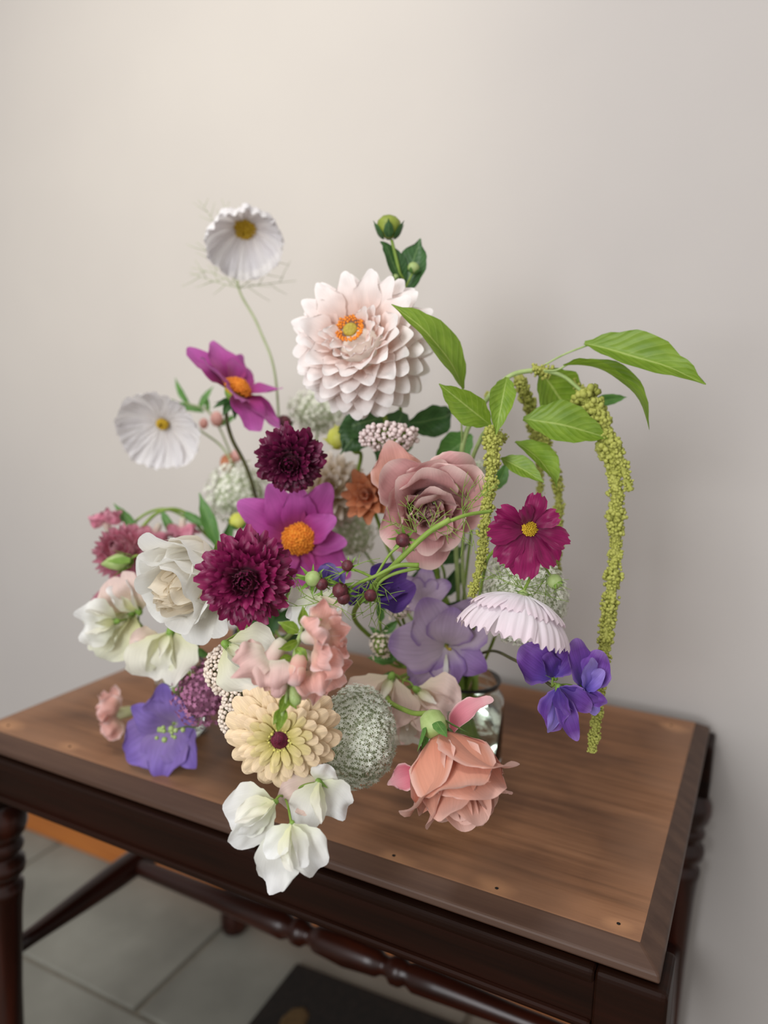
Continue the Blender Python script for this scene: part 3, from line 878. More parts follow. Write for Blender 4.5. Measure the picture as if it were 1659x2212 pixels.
t, H, Rr = cup_cosmos('cosmos', 529, 492, 0.875, 82, (0.12, -0.78, 0.62), JA, 'white cup-shaped cosmos with golden eye on a tall thin stem', [at(600, 1150, 0.92), at(598, 840, 0.89), at(560, 710, 0.89), at(518, 630, 0.905), at(514, 580, 0.95), at(522, 520, 0.95)], 1.3, roll=0.2, eye=0.28)
fb = at(517, 622, 0.908)
feathers(t, fb, [(165, 6), (140, 4), (28, 5), (14, 4), (120, 6)], m(125, 0.88), MT['stem_pale'], 0.88, r=0.0005, seed=3)
feathers(t, at(470, 500, 0.90), [(110, 5), (70, 4)], m(75, 0.9), MT['stem_pale'], 0.9, r=0.0004, seed=5)
t, H, Rr = cup_cosmos('cosmos', 353, 913, 0.91, 80, (-0.05, -0.55, 0.82), JA, 'drooping white cosmos beside the magenta dahlia seen from the side', [at(570, 1250, 0.93), at(505, 1010, 0.93), at(440, 935, 0.93)], 0.8, eye=0.15, roll=0.5)

# burgundy cosmos
D = 0.60
t, lo = root_of('cosmos', 'burgundy cosmos with notched petals and a yellow disc', 'flower', JB)
H = frame_z(1143, 1142, D, (0.05, 0.10, 0.95)); Rr = m(92, D)
ms = variants(5, 'petal', Rr * 1.02, Rr * 0.62, [0.20, 0.40, 0.75, 1.0, 0.95], FM['burgundy'], a=(0.35, -0.25, -0.5), cup=0.45, cup1=0.15, tip=0.20, tp=2.4, notch=[(-0.36, 0.12, 0.13), (0.36, 0.12, 0.13), (0.0, 0.10, 0.05)], ruf=0.05, rufk=4, nz=0.22, flute=0.012, flutek=3, nu=11, nv=14, seed=500)
for k, (ph, s, tl) in enumerate([(-20, 0.92, 0.0), (25, 0.74, 0.45), (78, 0.84, 0.35), (118, 0.70, 0.75), (152, 0.88, 0.15), (188, 0.98, 0.05), (228, 1.05, -0.1), (262, 1.15, -0.1), (303, 1.0, -0.05)]):
    pet(t, ms[k % 5], H, R_(ph), tl, Rr * 0.08, 0.0, s, random.uniform(-0.25, 0.25))
dome(t, H, Rr * 0.19, Rr * 0.14, FM['yellow'], 'disc'); beads(t, H, 70, 0, Rr * 0.19, Rr * 0.16, Rr * 0.05, Rr * 0.025, FM['yellow'])
sepals(t, H @ Matrix.Translation((0, 0, -0.003)), 8, Rr * 0.4, Rr * 0.16, 0.1)
stem(t, lo + [at(1020, 1380, 0.74), at(1045, 1240, 0.66), at(1062, 1195, 0.63), at(1110, 1165, 0.615), H @ Vector((0, 0, -0.002))], 0.0014)

# pale cosmos seen from behind, hanging its face down
D = 0.60
t, lo = root_of('cosmos', 'white cosmos with pink fringed rim hanging face down below the burgundy cosmos', 'flower', JB)
H = frame_z(1129, 1287, D, (-0.26, -0.93, 0.12)); Rr = m(86, D)
for (n, L, w, a1, z0, ph, sd) in ((10, 1.32, 0.70, 0.60, -0.02, 0.0, 610), (9, 1.85, 0.90, 1.0, 0.08, 0.34, 640)):
    ms = variants(4, 'petal', Rr * L, Rr * w, [0.26, 0.5, 0.8, 1.0, 1.02], FM['cosmos_blush'], a=(0.0, a1, 0.35), cup=0.45, cup1=0.35, tip=0.07, tp=3, fringe=4, flute=0.018, flutek=4, nz=0.06, nu=12, nv=24, seed=sd)
    ray_flower(t, H, ms, n, 0.05, Rr * 0.06, Rr * z0, 1.0, 0.05, ph, 0.04, 0.05)
dome(t, H, Rr * 0.22, Rr * 0.2, FM['yellow'], 'disc')
dome(t, H @ Matrix.Rotation(PI, 4, 'X'), Rr * 0.15, Rr * 0.16, FM['palegreen'], 'calyx')
sepals(t, H @ Matrix.Translation((0, 0, -Rr * 0.07)), 8, Rr * 0.30, Rr * 0.15, -0.05)
stem(t, lo + [at(1080, 1330, 0.72), at(1120, 1230, 0.67), at(1165, 1208, 0.635), at(1152, 1235, 0.61), H @ Vector((0, 0, -Rr * 0.14))], 0.0013)
bp_ = at(1198, 1256, 0.61)
stem(t, [at(1165, 1210, 0.632), at(1182, 1232, 0.62), bp_], 0.0009)
put('bud', mesh_obj('bud', (BEAD2[0] * m(17, 0.61)).tolist(), BEAD2[1], FM['palegreen']), t, Matrix.Translation(bp_))
sepals(t, frame_z(1192, 1246, 0.61, (0.5, -0.8, 0.3)), 6, m(34, 0.6), m(15, 0.6), 1.0)
feathers(t, at(1130, 1272, 0.615), [(165, 4), (150, 4), (140, 3), (120, 4), (20, 3), (-15, 2)], m(95, 0.61), MT['stem'], 0.61, r=0.00035, seed=8)
feathers(t, at(1180, 1240, 0.62), [(-110, 3), (-90, 2), (-60, 2)], m(70, 0.61), MT['stem'], 0.61, r=0.00035, seed=9)


# ---------------------------------------------------------------- simple magenta dahlias
def magenta(px, py, D, rpx, ax, J, label, mid, petals, dark):
    t, lo = root_of('dahlia', label, 'flower', J)
    H = frame_z(px, py, D, ax); Rr = m(rpx, D)
    ms = variants(4, 'petal', Rr, Rr * 0.70, [0.28, 0.6, 0.92, 1.0, 0.9, 0.66], FM['magenta'], a=(0.2, -0.1, -0.35), cup=0.6, cup1=0.25, tip=0.30, tp=2.0, nz=0.22, nu=11, nv=8, seed=700)
    for k, (ph, s, tl) in enumerate(petals):
        pet(t, ms[k % 4], H, R_(ph), tl, Rr * 0.10, 0, s, random.uniform(-0.3, 0.3))
    dome(t, H, Rr * 0.22, Rr * 0.20, FM['yellow'], 'disc')
    beads(t, H, 130, 0, Rr * 0.27, Rr * 0.27, Rr * 0.10, Rr * 0.032, FM['orange'])
    dome(t, H @ Matrix.Rotation(PI, 4, 'X'), Rr * 0.2, Rr * 0.18, MT['sepal'], 'calyx')
    sepals(t, H @ Matrix.Translation((0, 0, -Rr * 0.14)), 7, Rr * 0.40, Rr * 0.2, -0.75, MT['leaf_deep'] if dark else None)
    stem(t, lo + mid + [H @ Vector((0, 0, -Rr * 0.4)), H @ Vector((0, 0, -0.002))], 0.0022, MT['stem_dark'] if dark else None)
    return t


magenta(645, 1163, 0.76, 134, (0.10, 0.05, 0.95), JA, 'magenta dahlia facing forward behind the open burgundy scabiosa', [at(640, 1300, 0.86)],
        [(150, 1.05, 0.2), (118, 0.95, 0.35), (92, 0.85, 0.5), (62, 0.95, 0.25), (28, 0.72, 0.6), (195, 0.85, 0.25), (232, 0.8, 0.1), (275, 0.8, 0.0), (322, 0.95, 0.05), (355, 0.7, 0.2)], False)
magenta(508, 848, 0.82, 116, (0.46, 0.76, 0.34), JA, 'magenta dahlia turned sideways on a dark stem below the tall cosmos', [at(590, 1250, 0.90), at(543, 1040, 0.86), at(500, 945, 0.84)],
        [(135, 1.15, 0.35), (165, 1.1, 0.15), (105, 0.95, 0.45), (200, 0.85, 0.4), (-20, 1.0, -0.15), (15, 0.8, 0.5), (-52, 1.05, -0.2), (-85, 0.8, 0.2)], True)


# ---------------------------------------------------------------- roses
def rose_set(mat, Rr, seed, curl=-0.6):
    o = variants(4, 'petal', Rr * 1.0, Rr * 1.15, [0.35, 0.7, 0.98, 1.0, 0.8], FM[mat], a=(0.25, 0.10, curl * 1.4), cup=0.75, cup1=0.30, tip=0.30, tp=2.2, ruf=0.05, rufk=4, nz=0.16, nu=12, nv=10, seed=seed)
    i = variants(4, 'petal', Rr * 0.78, Rr * 0.72, [0.45, 0.8, 1.0, 1.0, 0.85], FM[mat], a=(0.15, 0.35, curl * 0.6), cup=1.15, cup1=0.80, tip=0.25, tp=2.2, ruf=0.05, rufk=5, nz=0.2, nu=10, nv=10, seed=seed + 5)
    return o, i


def rose_head(t, H, Rr, mat, seed, n_in=20, n_mid=16, n_out=10, open_=0.5, inner=None, flat=0.8):
    o, i = rose_set(mat, Rr, seed); ii = rose_set(inner, Rr, seed + 40)[1] if inner else i
    g = 2.39996
    for k in range(n_in):
        q = k / n_in
        pet(t, ii[k % 4], H, k * g, R_(98 - 20 * q), Rr * (0.03 + 0.22 * q), -Rr * (0.05 + 0.12 * q), 0.46 + 0.26 * q, random.uniform(-0.35, 0.35))
    for k in range(n_mid):
        q = k / n_mid
        pet(t, i[k % 4], H, k * g + 1, R_(80 - 34 * q * open_ * 2), Rr * (0.24 + 0.12 * q), -Rr * 0.24, 0.80 + 0.22 * q, random.uniform(-0.15, 0.15))
    for k in range(n_out):
        q = k / n_out
        pet(t, o[k % 4], H, k * g + 0.5, R_(58 - 50 * q * open_ * 2 * flat), Rr * (0.26 + 0.08 * q), -Rr * 0.34, 0.80 + 0.12 * q, random.uniform(-0.1, 0.1))


# dusty mauve rose
D = 0.67
t, lo = root_of('rose', 'full dusty mauve rose with layered petals', 'flower', JB)
H = frame_z(920, 1095, D, (0.12, -0.22, 0.95)); Rr = m(128, D)
rose_head(t, H, Rr, 'mauve', 800, 18, 14, 9, 0.5)
o_, i_ = rose_set('mauve', Rr, 830)
for k, (ph, tl, r0, z0, s, tw) in enumerate([(62, 0.95, 0.34, -0.1, 0.98, 0.15), (98, 0.95, 0.30, 0.0, 0.92, -0.1), (130, 0.90, 0.30, -0.02, 0.85, 0.2), (82, 1.15, 0.20, 0.08, 0.78, 0.0), (112, 1.2, 0.14, 0.1, 0.7, 0.1), (40, 0.8, 0.4, -0.2, 1.0, 0.0)]):
    pet(t, o_[k % 4], H, R_(ph), tl, Rr * r0, Rr * z0, s, tw)
bk = petal_mesh('petal', Rr * 0.98, Rr * 1.0, [0.4, 0.8, 1.0, 0.95, 0.6], FM['mauve_back'], a=(0.3, -0.3, -0.1), cup=0.35, tip=0.34, tp=1.6, nz=0.12, nu=12, nv=10, seed=5)
pet(t, bk, frame_z(868, 1062, D + 0.02, (-0.1, 0.1, 1.0)), R_(103), 0.15, 0, 0, 0.95)
sepals(t, H @ Matrix.Translation((0, 0, -Rr * 0.45)), 5, Rr * 0.5, Rr * 0.2, -0.2)
stem(t, lo + [at(960, 1330, 0.80), at(935, 1180, 0.76), H @ Vector((0, 0, -Rr * 0.40))], 0.0026)

# apricot rose, hanging over the bench top
D = 0.60
t, lo = root_of('rose', 'apricot-pink rose with reflexed petals drooping over the bench top', 'flower', JB)
AX = (0.34, -0.80, 0.42)
H = frame_z(948, 1580, D, AX); Rr = m(104, D)
Lr = m(200, D)
def apr(n, L, W, a, mat, seed, ruf=0.03):
    return variants(n, 'petal', L, W, [0.30, 0.72, 1.0, 1.0, 0.95, 0.70], FM[mat], a=a, cup=1.0, cup1=0.35, tip=0.24, tp=2.4, ruf=ruf, rufk=4, nz=0.10, nu=18, nv=12, seed=seed)
ao = apr(4, Lr * 1.0, Lr * 0.98, (0.35, 3.4, -3.9), 'apricot', 940)
am = apr(4, Lr * 1.0, Lr * 0.90, (0.55, 2.9, -3.0), 'apricot', 960)
ai = apr(4, Lr * 0.95, Lr * 0.60, (0.8, 1.9, -1.3), 'apricot', 980, 0.06)
for k, (ph, tl, s) in enumerate([(95, 0.02, 0.98), (165, 0.0, 1.0), (30, 0.0, 0.95), (238, 0.0, 0.95), (310, 0.0, 0.95)]):
    pet(t, ao[k % 4], H, R_(ph), tl, Rr * 0.05, 0, s, random.uniform(-0.06, 0.06))
for k in range(6):
    pet(t, am[k % 4], H, R_(125 + k * 60), 0.06, Rr * 0.05, 0.001, 0.97 + 0.02 * (k % 2), random.uniform(-0.06, 0.06))
for k in range(16):
    pet(t, ai[k % 4], H, k * 2.39996, 0.12 + 0.20 * (k % 5) / 5, Rr * 0.04 * (k % 4), 0.002 + Rr * 0.05, 0.95 + 0.05 * (k % 3), random.uniform(-0.15, 0.15))
cp = petal_mesh('petal', Rr * 1.25, Rr * 0.70, [0.5, 0.9, 1.0, 0.8, 0.35], FM['apricot_pink'], a=(1.1, -2.0, 0.6), cup=0.7, cup1=0.5, tip=0.2, nz=0.2, nu=16, nv=8, seed=77)
put('petal', cp, t, frame_x(980, 1582, D + 0.015, 28, 5, -62))
cp2 = petal_mesh('petal', Rr * 0.62, Rr * 0.62, [0.6, 0.95, 1.0, 0.75, 0.3], FM['apricot_pink'], a=(0.2, -0.5, -0.5), cup=0.6, tip=0.3, nz=0.2, nu=10, nv=8, seed=78)
put('petal', cp2, t, frame_x(892, 1672, D + 0.02, 200, 0, 20))
put('petal', petal_mesh('petal', Rr * 0.50, Rr * 0.42, [0.6, 0.95, 1.0, 0.8, 0.4], FM['apricot'], a=(0.2, -0.5, -0.3), cup=0.6, tip=0.3, nz=0.2, nu=10, nv=8, seed=79), t, frame_x(922, 1712, D, 252, 10, 0))
hipH = frame_z(936, 1562, D - 0.004, AX)
v_, f_ = lathe([(0.0035, -0.010), (0.0085, -0.007), (0.0105, 0.0), (0.010, 0.006), (0.007, 0.010)], 24)
put('hip', mesh_obj('hip', v_, f_, FM['palegreen']), t, hipH)
sepals(t, hipH @ Matrix.Translation((0, 0, 0.0)), 5, 0.022, 0.010, 0.9, MT['leaf_mid'], 0.009)
stem(t, lo + [at(900, 1480, 0.80), at(838, 1508, 0.70), at(885, 1538, 0.64), hipH @ Vector((0, 0, -0.008))], 0.0022)

# white rose, cupped, its heart turned down and aside
D = 0.665
t, lo = root_of('rose', 'ruffled white garden rose with a cream heart', 'flower', JA)
H = frame_z(474, 1212, D + 0.02, (-0.52, -0.40, 0.76)); Rr = m(100, D); Lr = m(196, D)


def wro(n, L, W, a, mat, seed, ruf=0.03, c1=0.4):
    return variants(n, 'petal', L, W, [0.30, 0.72, 1.0, 1.0, 0.95, 0.72], FM[mat], a=a, cup=1.0, cup1=c1, tip=0.22, tp=2.4, ruf=ruf, rufk=5, nz=0.12, nu=18, nv=12, seed=seed)


wo = wro(4, Lr * 1.0, Lr * 1.0, (0.20, 3.1, -2.9), 'white_rose', 1040)
wm = wro(4, Lr * 0.98, Lr * 0.85, (0.45, 2.7, -2.3), 'white_rose', 1060, 0.05)
wi = wro(5, Lr * 0.90, Lr * 0.50, (0.85, 1.6, -0.9), 'cream_rose', 1080, 0.09, 0.7)
for k, (ph, tl, s) in enumerate([(60, 0.02, 0.98), (115, 0.05, 1.0), (10, 0.0, 1.0), (170, 0.1, 0.92), (230, 0.0, 0.9), (290, 0.0, 0.98), (335, 0.0, 1.0)]):
    pet(t, wo[k % 4], H, R_(ph), tl, Rr * 0.04, 0, s, random.uniform(-0.08, 0.08))
for k in range(9):
    pet(t, wm[k % 4], H, R_(85 + k * 40 * 1.0), 0.06 + 0.04 * (k % 3), Rr * 0.04, 0.001, 0.94 + 0.03 * (k % 3), random.uniform(-0.1, 0.1))
for k in range(30):
    pet(t, wi[k % 5], H, k * 2.39996, 0.05 + 0.40 * (k / 30), Rr * 0.05 * (k % 4), 0.002 + Rr * 0.04, 0.90 + 0.04 * (k % 4), random.uniform(-0.25, 0.25))
sepals(t, H, 5, Rr * 0.6, Rr * 0.25, 0.1)
stem(t, lo + [at(520, 1370, 0.80), H @ Vector((0, 0, -0.02)), H.translation.copy()], 0.0026)


# ---------------------------------------------------------------- sweet peas
def pea_bloom(t, B, L, mats, stalk_from=None, spread=1.0, seed=0, open_=0.5, stalk=None, name='blossom'):
    """one sweet pea blossom: x of B runs from the calyx outwards, z towards whoever looks at it"""
    rs = random.Random(seed)
    v_, f_ = lathe([(L * 0.03, -L * 0.10), (L * 0.07, -L * 0.06), (L * 0.085, 0.02 * L), (L * 0.06, 0.10 * L)], 14)
    rot = Matrix.Rotation(PI / 2, 4, 'Y')
    b = put(name, mesh_obj('calyx', v_, f_, MT['sepal']), t, B @ rot)
    se = petal_mesh('sepal', L * 0.22, L * 0.07, [0.8, 1, 0.6, 0.1], MT['sepal'], a=(0.3, -0.3, 0), cup=0.4, tip=0.05, nu=5, nv=4)
    for k in range(5):
        pet(b, se, B @ rot, k * 2 * PI / 5, 1.0, L * 0.07, 0.0, 1, 0, 'sepal')
    std = petal_mesh('standard', L * 1.0, L * 1.30 * spread, [0.14, 0.62, 0.98, 1.0, 0.84], FM[mats[0]], a=(0.50, -0.55, -0.55), cup=-0.25, cup1=-0.1, tip=0.26, tp=2.6, notch=[(0, 0.16, 0.10)],
                     ruf=0.10, rufk=4, nz=0.24, fold=0.30, nu=14, nv=14, seed=seed)
    put('petal', std, b, B @ Matrix.Rotation(R_(-8), 4, 'Y') @ Matrix.Translation((0, 0, -L * 0.06)))
    wg = [petal_mesh('wing', L * 0.80, L * 0.56, [0.16, 0.6, 1.0, 0.95, 0.6], FM[mats[1]], a=(-0.05, 0.5, -0.4), cup=0.85, cup1=0.5, tip=0.32, nz=0.18, ruf=0.05, nu=11, nv=8, seed=seed + 3 + q) for q in (0, 1)]
    for sg in (-1, 1):
        put('petal', wg[(sg + 1) // 2], b, B @ Matrix.Translation((L * 0.04, sg * L * 0.05, L * 0.05)) @ Matrix.Rotation(sg * R_(10 + 16 * open_), 4, 'Z') @ Matrix.Rotation(R_(-18), 4, 'Y') @ Matrix.Rotation(sg * R_(55), 4, 'X'))
    kl = petal_mesh('keel', L * 0.55, L * 0.34, [0.3, 0.8, 1.0, 0.8, 0.3], FM[mats[2]], a=(0.1, 0.6, 0), cup=1.5, cup1=1.6, tip=0.2, nu=9, nv=8, seed=seed + 8)
    put('petal', kl, b, B @ Matrix.Translation((L * 0.05, 0, L * 0.06)) @ Matrix.Rotation(R_(-14), 4, 'Y'))
    if stalk is not None:
        stem(b, [stalk, (stalk + B.translation) / 2 + Vector((0, 0, 0.003)), B @ Vector((-L * 0.06, 0, 0))], 0.0008, None, 0.001, 'stalk')
    return b


def pea_custom(t, px, py, d, petals, stalk, seed=0, name='blossom'):
    """a blossom whose petals are set one by one: (angle, lift, roll, length, width, cup, material, depth offset in mm)"""
    L = m(100, d); B = frame_x(px, py, d, petals[0][0], 0); rot = Matrix.Rotation(PI / 2, 4, 'Y')
    v_, f_ = lathe([(L * 0.03, -L * 0.10), (L * 0.06, -L * 0.06), (L * 0.07, 0.02 * L), (L * 0.05, 0.10 * L)], 14)
    b = put(name, mesh_obj('calyx', v_, f_, MT['sepal']), t, B @ rot)
    se = petal_mesh('sepal', L * 0.22, L * 0.07, [0.8, 1, 0.6, 0.1], MT['sepal'], a=(0.3, -0.3, 0), cup=0.4, tip=0.05, nu=5, nv=4)
    for k in range(5):
        pet(b, se, B @ rot, k * 2 * PI / 5, 1.0, L * 0.06, 0.0, 1, 0, 'sepal')
    for k, (ang, el, rl, ln, wd, cp, mk, dz) in enumerate(petals):
        me = petal_mesh('petal', m(ln, d), m(wd, d), [0.14, 0.60, 0.95, 1.0, 0.78], FM[mk], a=(0.35, -0.35, -0.35), cup=cp, cup1=cp * 0.7, tip=0.30, tp=2.2, ruf=0.08, rufk=4, nz=0.24, edgecurl=0.12, nu=14, nv=12, seed=seed * 17 + k)
        put('petal', me, b, frame_x(px, py, d - dz * 0.001, ang, el, rl))
    stem(b, [stalk, (stalk + B.translation) / 2 + Vector((0, 0, 0.003)), B.translation.copy()], 0.0008, None, 0.001, 'stalk')
    return b


W3 = ('pea_white', 'pea_white', 'pea_cream')
t, lo = root_of('sweet_pea', 'white sweet pea spray hanging over the bench edge below the zinnia', 'flower', JA)
node = at(615, 1722, 0.575)
stem(t, lo + [at(610, 1560, 0.70), at(612, 1650, 0.60), node], 0.0015)
pw, pc, pb = 'pea_white', 'pea_cream', 'pea_blush'
pea_custom(t, 592, 1733, 0.562, [(196, 0, 20, 112, 118, 0.5, pw, 0), (222, 10, -15, 128, 84, 0.6, pw, 3), (204, 22, 50, 92, 62, 1.1, pc, 6), (212, 26, -55, 100, 58, 1.1, pw, 7)], node, 1)
pea_custom(t, 630, 1782, 0.550, [(254, 0, 15, 150, 104, 0.5, pw, 0), (302, 4, -20, 118, 96, 0.55, pw, 2), (232, 6, 20, 84, 66, 0.5, pw, 3), (276, 20, 50, 96, 50, 1.2, pc, 6), (288, 24, -50, 90, 50, 1.1, pw, 7)], node, 2)
pea_custom(t, 690, 1690, 0.572, [(312, 0, -15, 92, 88, 0.5, pw, 0), (248, 4, 15, 118, 90, 0.6, pw, 2), (206, 0, 10, 98, 96, 0.4, pb, -3), (62, 0, 10, 46, 66, 0.4, pw, -2), (278, 20, 45, 84, 40, 1.2, pc, 6)], node, 3)

t, lo = root_of('sweet_pea', 'white sweet pea between the open burgundy scabiosa and the pink snapdragon', 'flower', JA)
node = at(662, 1300, 0.63)
stem(t, lo + [at(610, 1380, 0.80), at(640, 1340, 0.70), node], 0.0014)
pea_custom(t, 688, 1288, 0.596, [(212, 0, 10, 76, 86, 0.4, pw, 0), (322, 0, -10, 70, 84, 0.5, pw, 0), (236, 8, 10, 96, 66, 0.5, pw, 3), (294, 6, -15, 84, 70, 0.5, pb, 3), (262, 20, 0, 66, 46, 1.0, pw, 6)], node, 4)
pea_bloom(t, frame_x(488, 1392, 0.600, 325, -4, -14), m(112, 0.6), ('pea_cream', 'pea_white', 'pea_cream'), seed=13, stalk=at(560, 1350, 0.66), open_=0.4, spread=1.1)

t, lo = root_of('sweet_pea', 'deep violet sweet pea spray beside the hanging green tassel', 'flower', JB)
node = at(1192, 1482, 0.612)
stem(t, lo + [at(1050, 1408, 0.74), at(1110, 1425, 0.67), at(1165, 1462, 0.63), node], 0.0014, MT['stem_dark'])
u1, u2, u3 = 'pea_purple', 'pea_lilac', 'pea_deep'
pea_custom(t, 1196, 1462, 0.616, [(140, 0, 10, 100, 104, 0.4, u1, 0), (62, 0, -20, 78, 66, 0.6, u1, 2), (112, 10, 20, 60, 50, 0.9, u3, 3)], node, 5)
pea_custom(t, 1262, 1492, 0.602, [(104, 0, 25, 118, 78, 0.6, u1, -2), (66, 0, -20, 96, 84, 0.5, u1, 0), (88, 18, 30, 84, 58, 0.9, u2, 5), (52, 16, -30, 66, 46, 0.9, u2, 6), (-28, 10, 20, 54, 40, 0.5, u1, 4), (-64, 0, 0, 58, 36, 0.5, u2, 2)], node, 6)
pea_custom(t, 1206, 1486, 0.600, [(264, 4, 35, 96, 72, 0.8, u1, 0), (326, 8, -15, 84, 56, 0.7, u1, 2), (345, 4, 10, 92, 34, 0.5, u3, 1), (288, 8, 10, 118, 46, 0.6, u1, 3), (254, 6, -20, 100, 36, 0.5, u2, 3), (292, 26, 40, 62, 40, 1.2, u3, 8)], node, 7)

t, lo = root_of('sweet_pea', 'beige-pink sweet pea spray resting between the white allium and the apricot rose', 'flower', JB)
node = at(870, 1470, 0.72)
stem(t, lo + [at(930, 1440, 0.78), node], 0.0014)
BL = ('pea_blush', 'pea_blush', 'pea_cream')
pea_bloom(t, frame_x(846, 1462, 0.715, 250, 5, 10), m(105, 0.72), BL, seed=31, stalk=node, open_=0.6, spread=1.2)
pea_bloom(t, frame_x(900, 1490, 0.710, 325, 5, -10), m(98, 0.72), BL, seed=32, stalk=node, open_=0.5, spread=1.05)
pea_bloom(t, frame_x(870, 1520, 0.712, 285, 0, 5), m(98, 0.72), ('pea_cream', 'pea_blush', 'pea_cream'), seed=33, stalk=node, open_=0.4)

t, lo = root_of('sweet_pea', 'dark violet sweet pea behind the maroon buds', 'flower', JB)
node = at(830, 1290, 0.71)
stem(t, lo + [at(900, 1400, 0.78), node], 0.0013)
pea_bloom(t, frame_x(800, 1285, 0.700, 25, 0, 0), m(98, 0.70), ('pea_deep', 'pea_deep', 'pea_deep'), seed=41, stalk=node, spread=0.9)
pea_bloom(t, frame_x(790, 1300, 0.690, 125, 0, 0), m(50, 0.69), ('pea_deep', 'pea_deep', 'pea_deep'), seed=42, stalk=node)
pea_bloom(t, frame_x(705, 1260, 0.680, 55, 0, 0), m(50, 0.68), ('pea_lilac', 'pea_lilac', 'pea_lilac'), seed=43, stalk=node)

# left side: pale blooms
t, lo = root_of('sweet_pea', 'white and primrose sweet pea spray at the far end from the tassels', 'flower', JC)
node = at(300, 1345, 0.80)
stem(t, lo + [at(360, 1420, 0.84), node], 0.0015)
pea_bloom(t, frame_x(252, 1342, 0.770, 178, 8, 0), m(80, 0.77), ('pea_white', 'pea_cream', 'paleyel'), seed=51, stalk=node, open_=0.8)
pea_bloom(t, frame_x(285, 1322, 0.790, 232, 0, 10), m(112, 0.79), ('paleyel', 'paleyel', 'pea_cream'), seed=52, stalk=node, spread=1.05)
pea_bloom(t, frame_x(300, 1320, 0.785, 112, 5, -15), m(98, 0.78), ('pea_blush', 'pea_white', 'paleyel'), seed=53, stalk=node, open_=0.6)
t, lo = root_of('sweet_pea', 'cream sweet pea with a dusky pink back under the white rose', 'flower', JC)
node = at(385, 1370, 0.78)
stem(t, lo + [node], 0.0015)
pea_bloom(t, frame_x(368, 1365, 0.755, 268, 8, 10), m(112, 0.75), ('pea_cream', 'paleyel', 'pea_cream'), seed=61, stalk=node, spread=1.15, open_=0.7)
pea_bloom(t, frame_x(350, 1382, 0.765, 195, 0, -10), m(70, 0.75), ('pea_blush', 'pea_white', 'pea_cream'), seed=62, stalk=node)


# ---------------------------------------------------------------- snapdragon
def snap_floret(t, B, L, mats, seed=0, name='blossom'):
    v_, f_ = lathe([(L * 0.09, 0), (L * 0.14, L * 0.10), (L * 0.15, L * 0.3), (L * 0.20, L * 0.48), (L * 0.16, L * 0.56)], 18)
    b = put(name, mesh_obj('tube', v_, f_, FM[mats[1]], True, [(z / L, 0.5) for (x, y, z) in v_]), t, B @ Matrix.Rotation(PI / 2, 4, 'Y'))
    lip = [petal_mesh('lip', L * 0.66, L * 0.72, [0.50, 0.9, 1.0, 0.85], FM[mats[0]], a=(0.3, -0.8, -0.9), cup=0.35, cup1=-0.4, tip=0.30, notch=[(0, 0.2, 0.12)], ruf=0.17, rufk=6, nz=0.4, nu=10, nv=10, seed=seed + q) for q in range(3)]
    for k, (yy, zz, ry, rz) in enumerate([(-0.10, 0.18, -75, -28), (0.10, 0.18, -75, 28)]):
        put('petal', lip[k], b, B @ Matrix.Translation((L * 0.42, yy * L, zz * L)) @ Matrix.Rotation(R_(rz), 4, 'Z') @ Matrix.Rotation(R_(ry + 40), 4, 'Y'))
    for k, (yy, zz, rx, rz) in enumerate([(0, -0.16, 180, 0), (-0.14, -0.10, 150, -55), (0.14, -0.10, 210, 55)]):
        put('petal', lip[(k + 1) % 3], b, B @ Matrix.Translation((L * 0.44, yy * L, zz * L)) @ Matrix.Rotation(R_(rz), 4, 'Z') @ Matrix.Rotation(R_(rx), 4, 'X') @ Matrix.Rotation(R_(-28), 4, 'Y') @ Matrix.Scale(0.9, 4))
    pv = BEAD2[0] * np.array([0.13, 0.17, 0.11]) * L
    put('palate', mesh_obj('palate', pv.tolist(), BEAD2[1], FM[mats[1]], True, [(0.4, 0.5)] * len(pv)), b, B @ Matrix.Translation((L * 0.50, 0, -L * 0.06)))
    se = petal_mesh('sepal', L * 0.22, L * 0.16, [0.7, 1, 0.8, 0.2], MT['sepal'], a=(0.2, 0, 0), cup=0.6, tip=0.1, nu=6, nv=4)
    for k in range(5):
        pet(b, se, B @ Matrix.Rotation(PI / 2, 4, 'Y'), k * 2 * PI / 5, 1.25, L * 0.09, 0, 1, 0, 'sepal')
    return b


def snap_bud(t, B, L, mat, green=0.5):
    v_, f_ = lathe([(L * 0.12, 0), (L * 0.24, L * 0.2), (L * 0.26, L * 0.5), (L * 0.26, L * 0.75), (L * 0.18, L * 0.95), (L * 0.05, L)], 16)
    b = put('bud', mesh_obj('bud', v_, f_, mat, True, [(z / L, 0.5) for (x, y, z) in v_]), t, B @ Matrix.Rotation(PI / 2, 4, 'Y'))
    lp = petal_mesh('lip', L * 0.55, L * 0.55, [0.8, 1, 0.9, 0.5], mat, a=(-0.1, 0.7, 0.4), cup=1.0, tip=0.3, nu=7, nv=6)
    for k in range(3):
        pet(b, lp, B @ Matrix.Rotation(PI / 2, 4, 'Y'), k * 2 * PI / 3, 1.35, L * 0.26, L * 0.42, 1, 0, 'petal')
    se = petal_mesh('sepal', L * 0.42, L * 0.30, [0.7, 1, 0.8, 0.2], MT['sepal'], a=(0.1, 0.1, 0), cup=0.6, tip=0.1, nu=6, nv=4)
    for k in range(5):
        pet(b, se, B @ Matrix.Rotation(PI / 2, 4, 'Y'), k * 2 * PI / 5, 1.2, L * 0.14, 0, 1, 0, 'sepal')


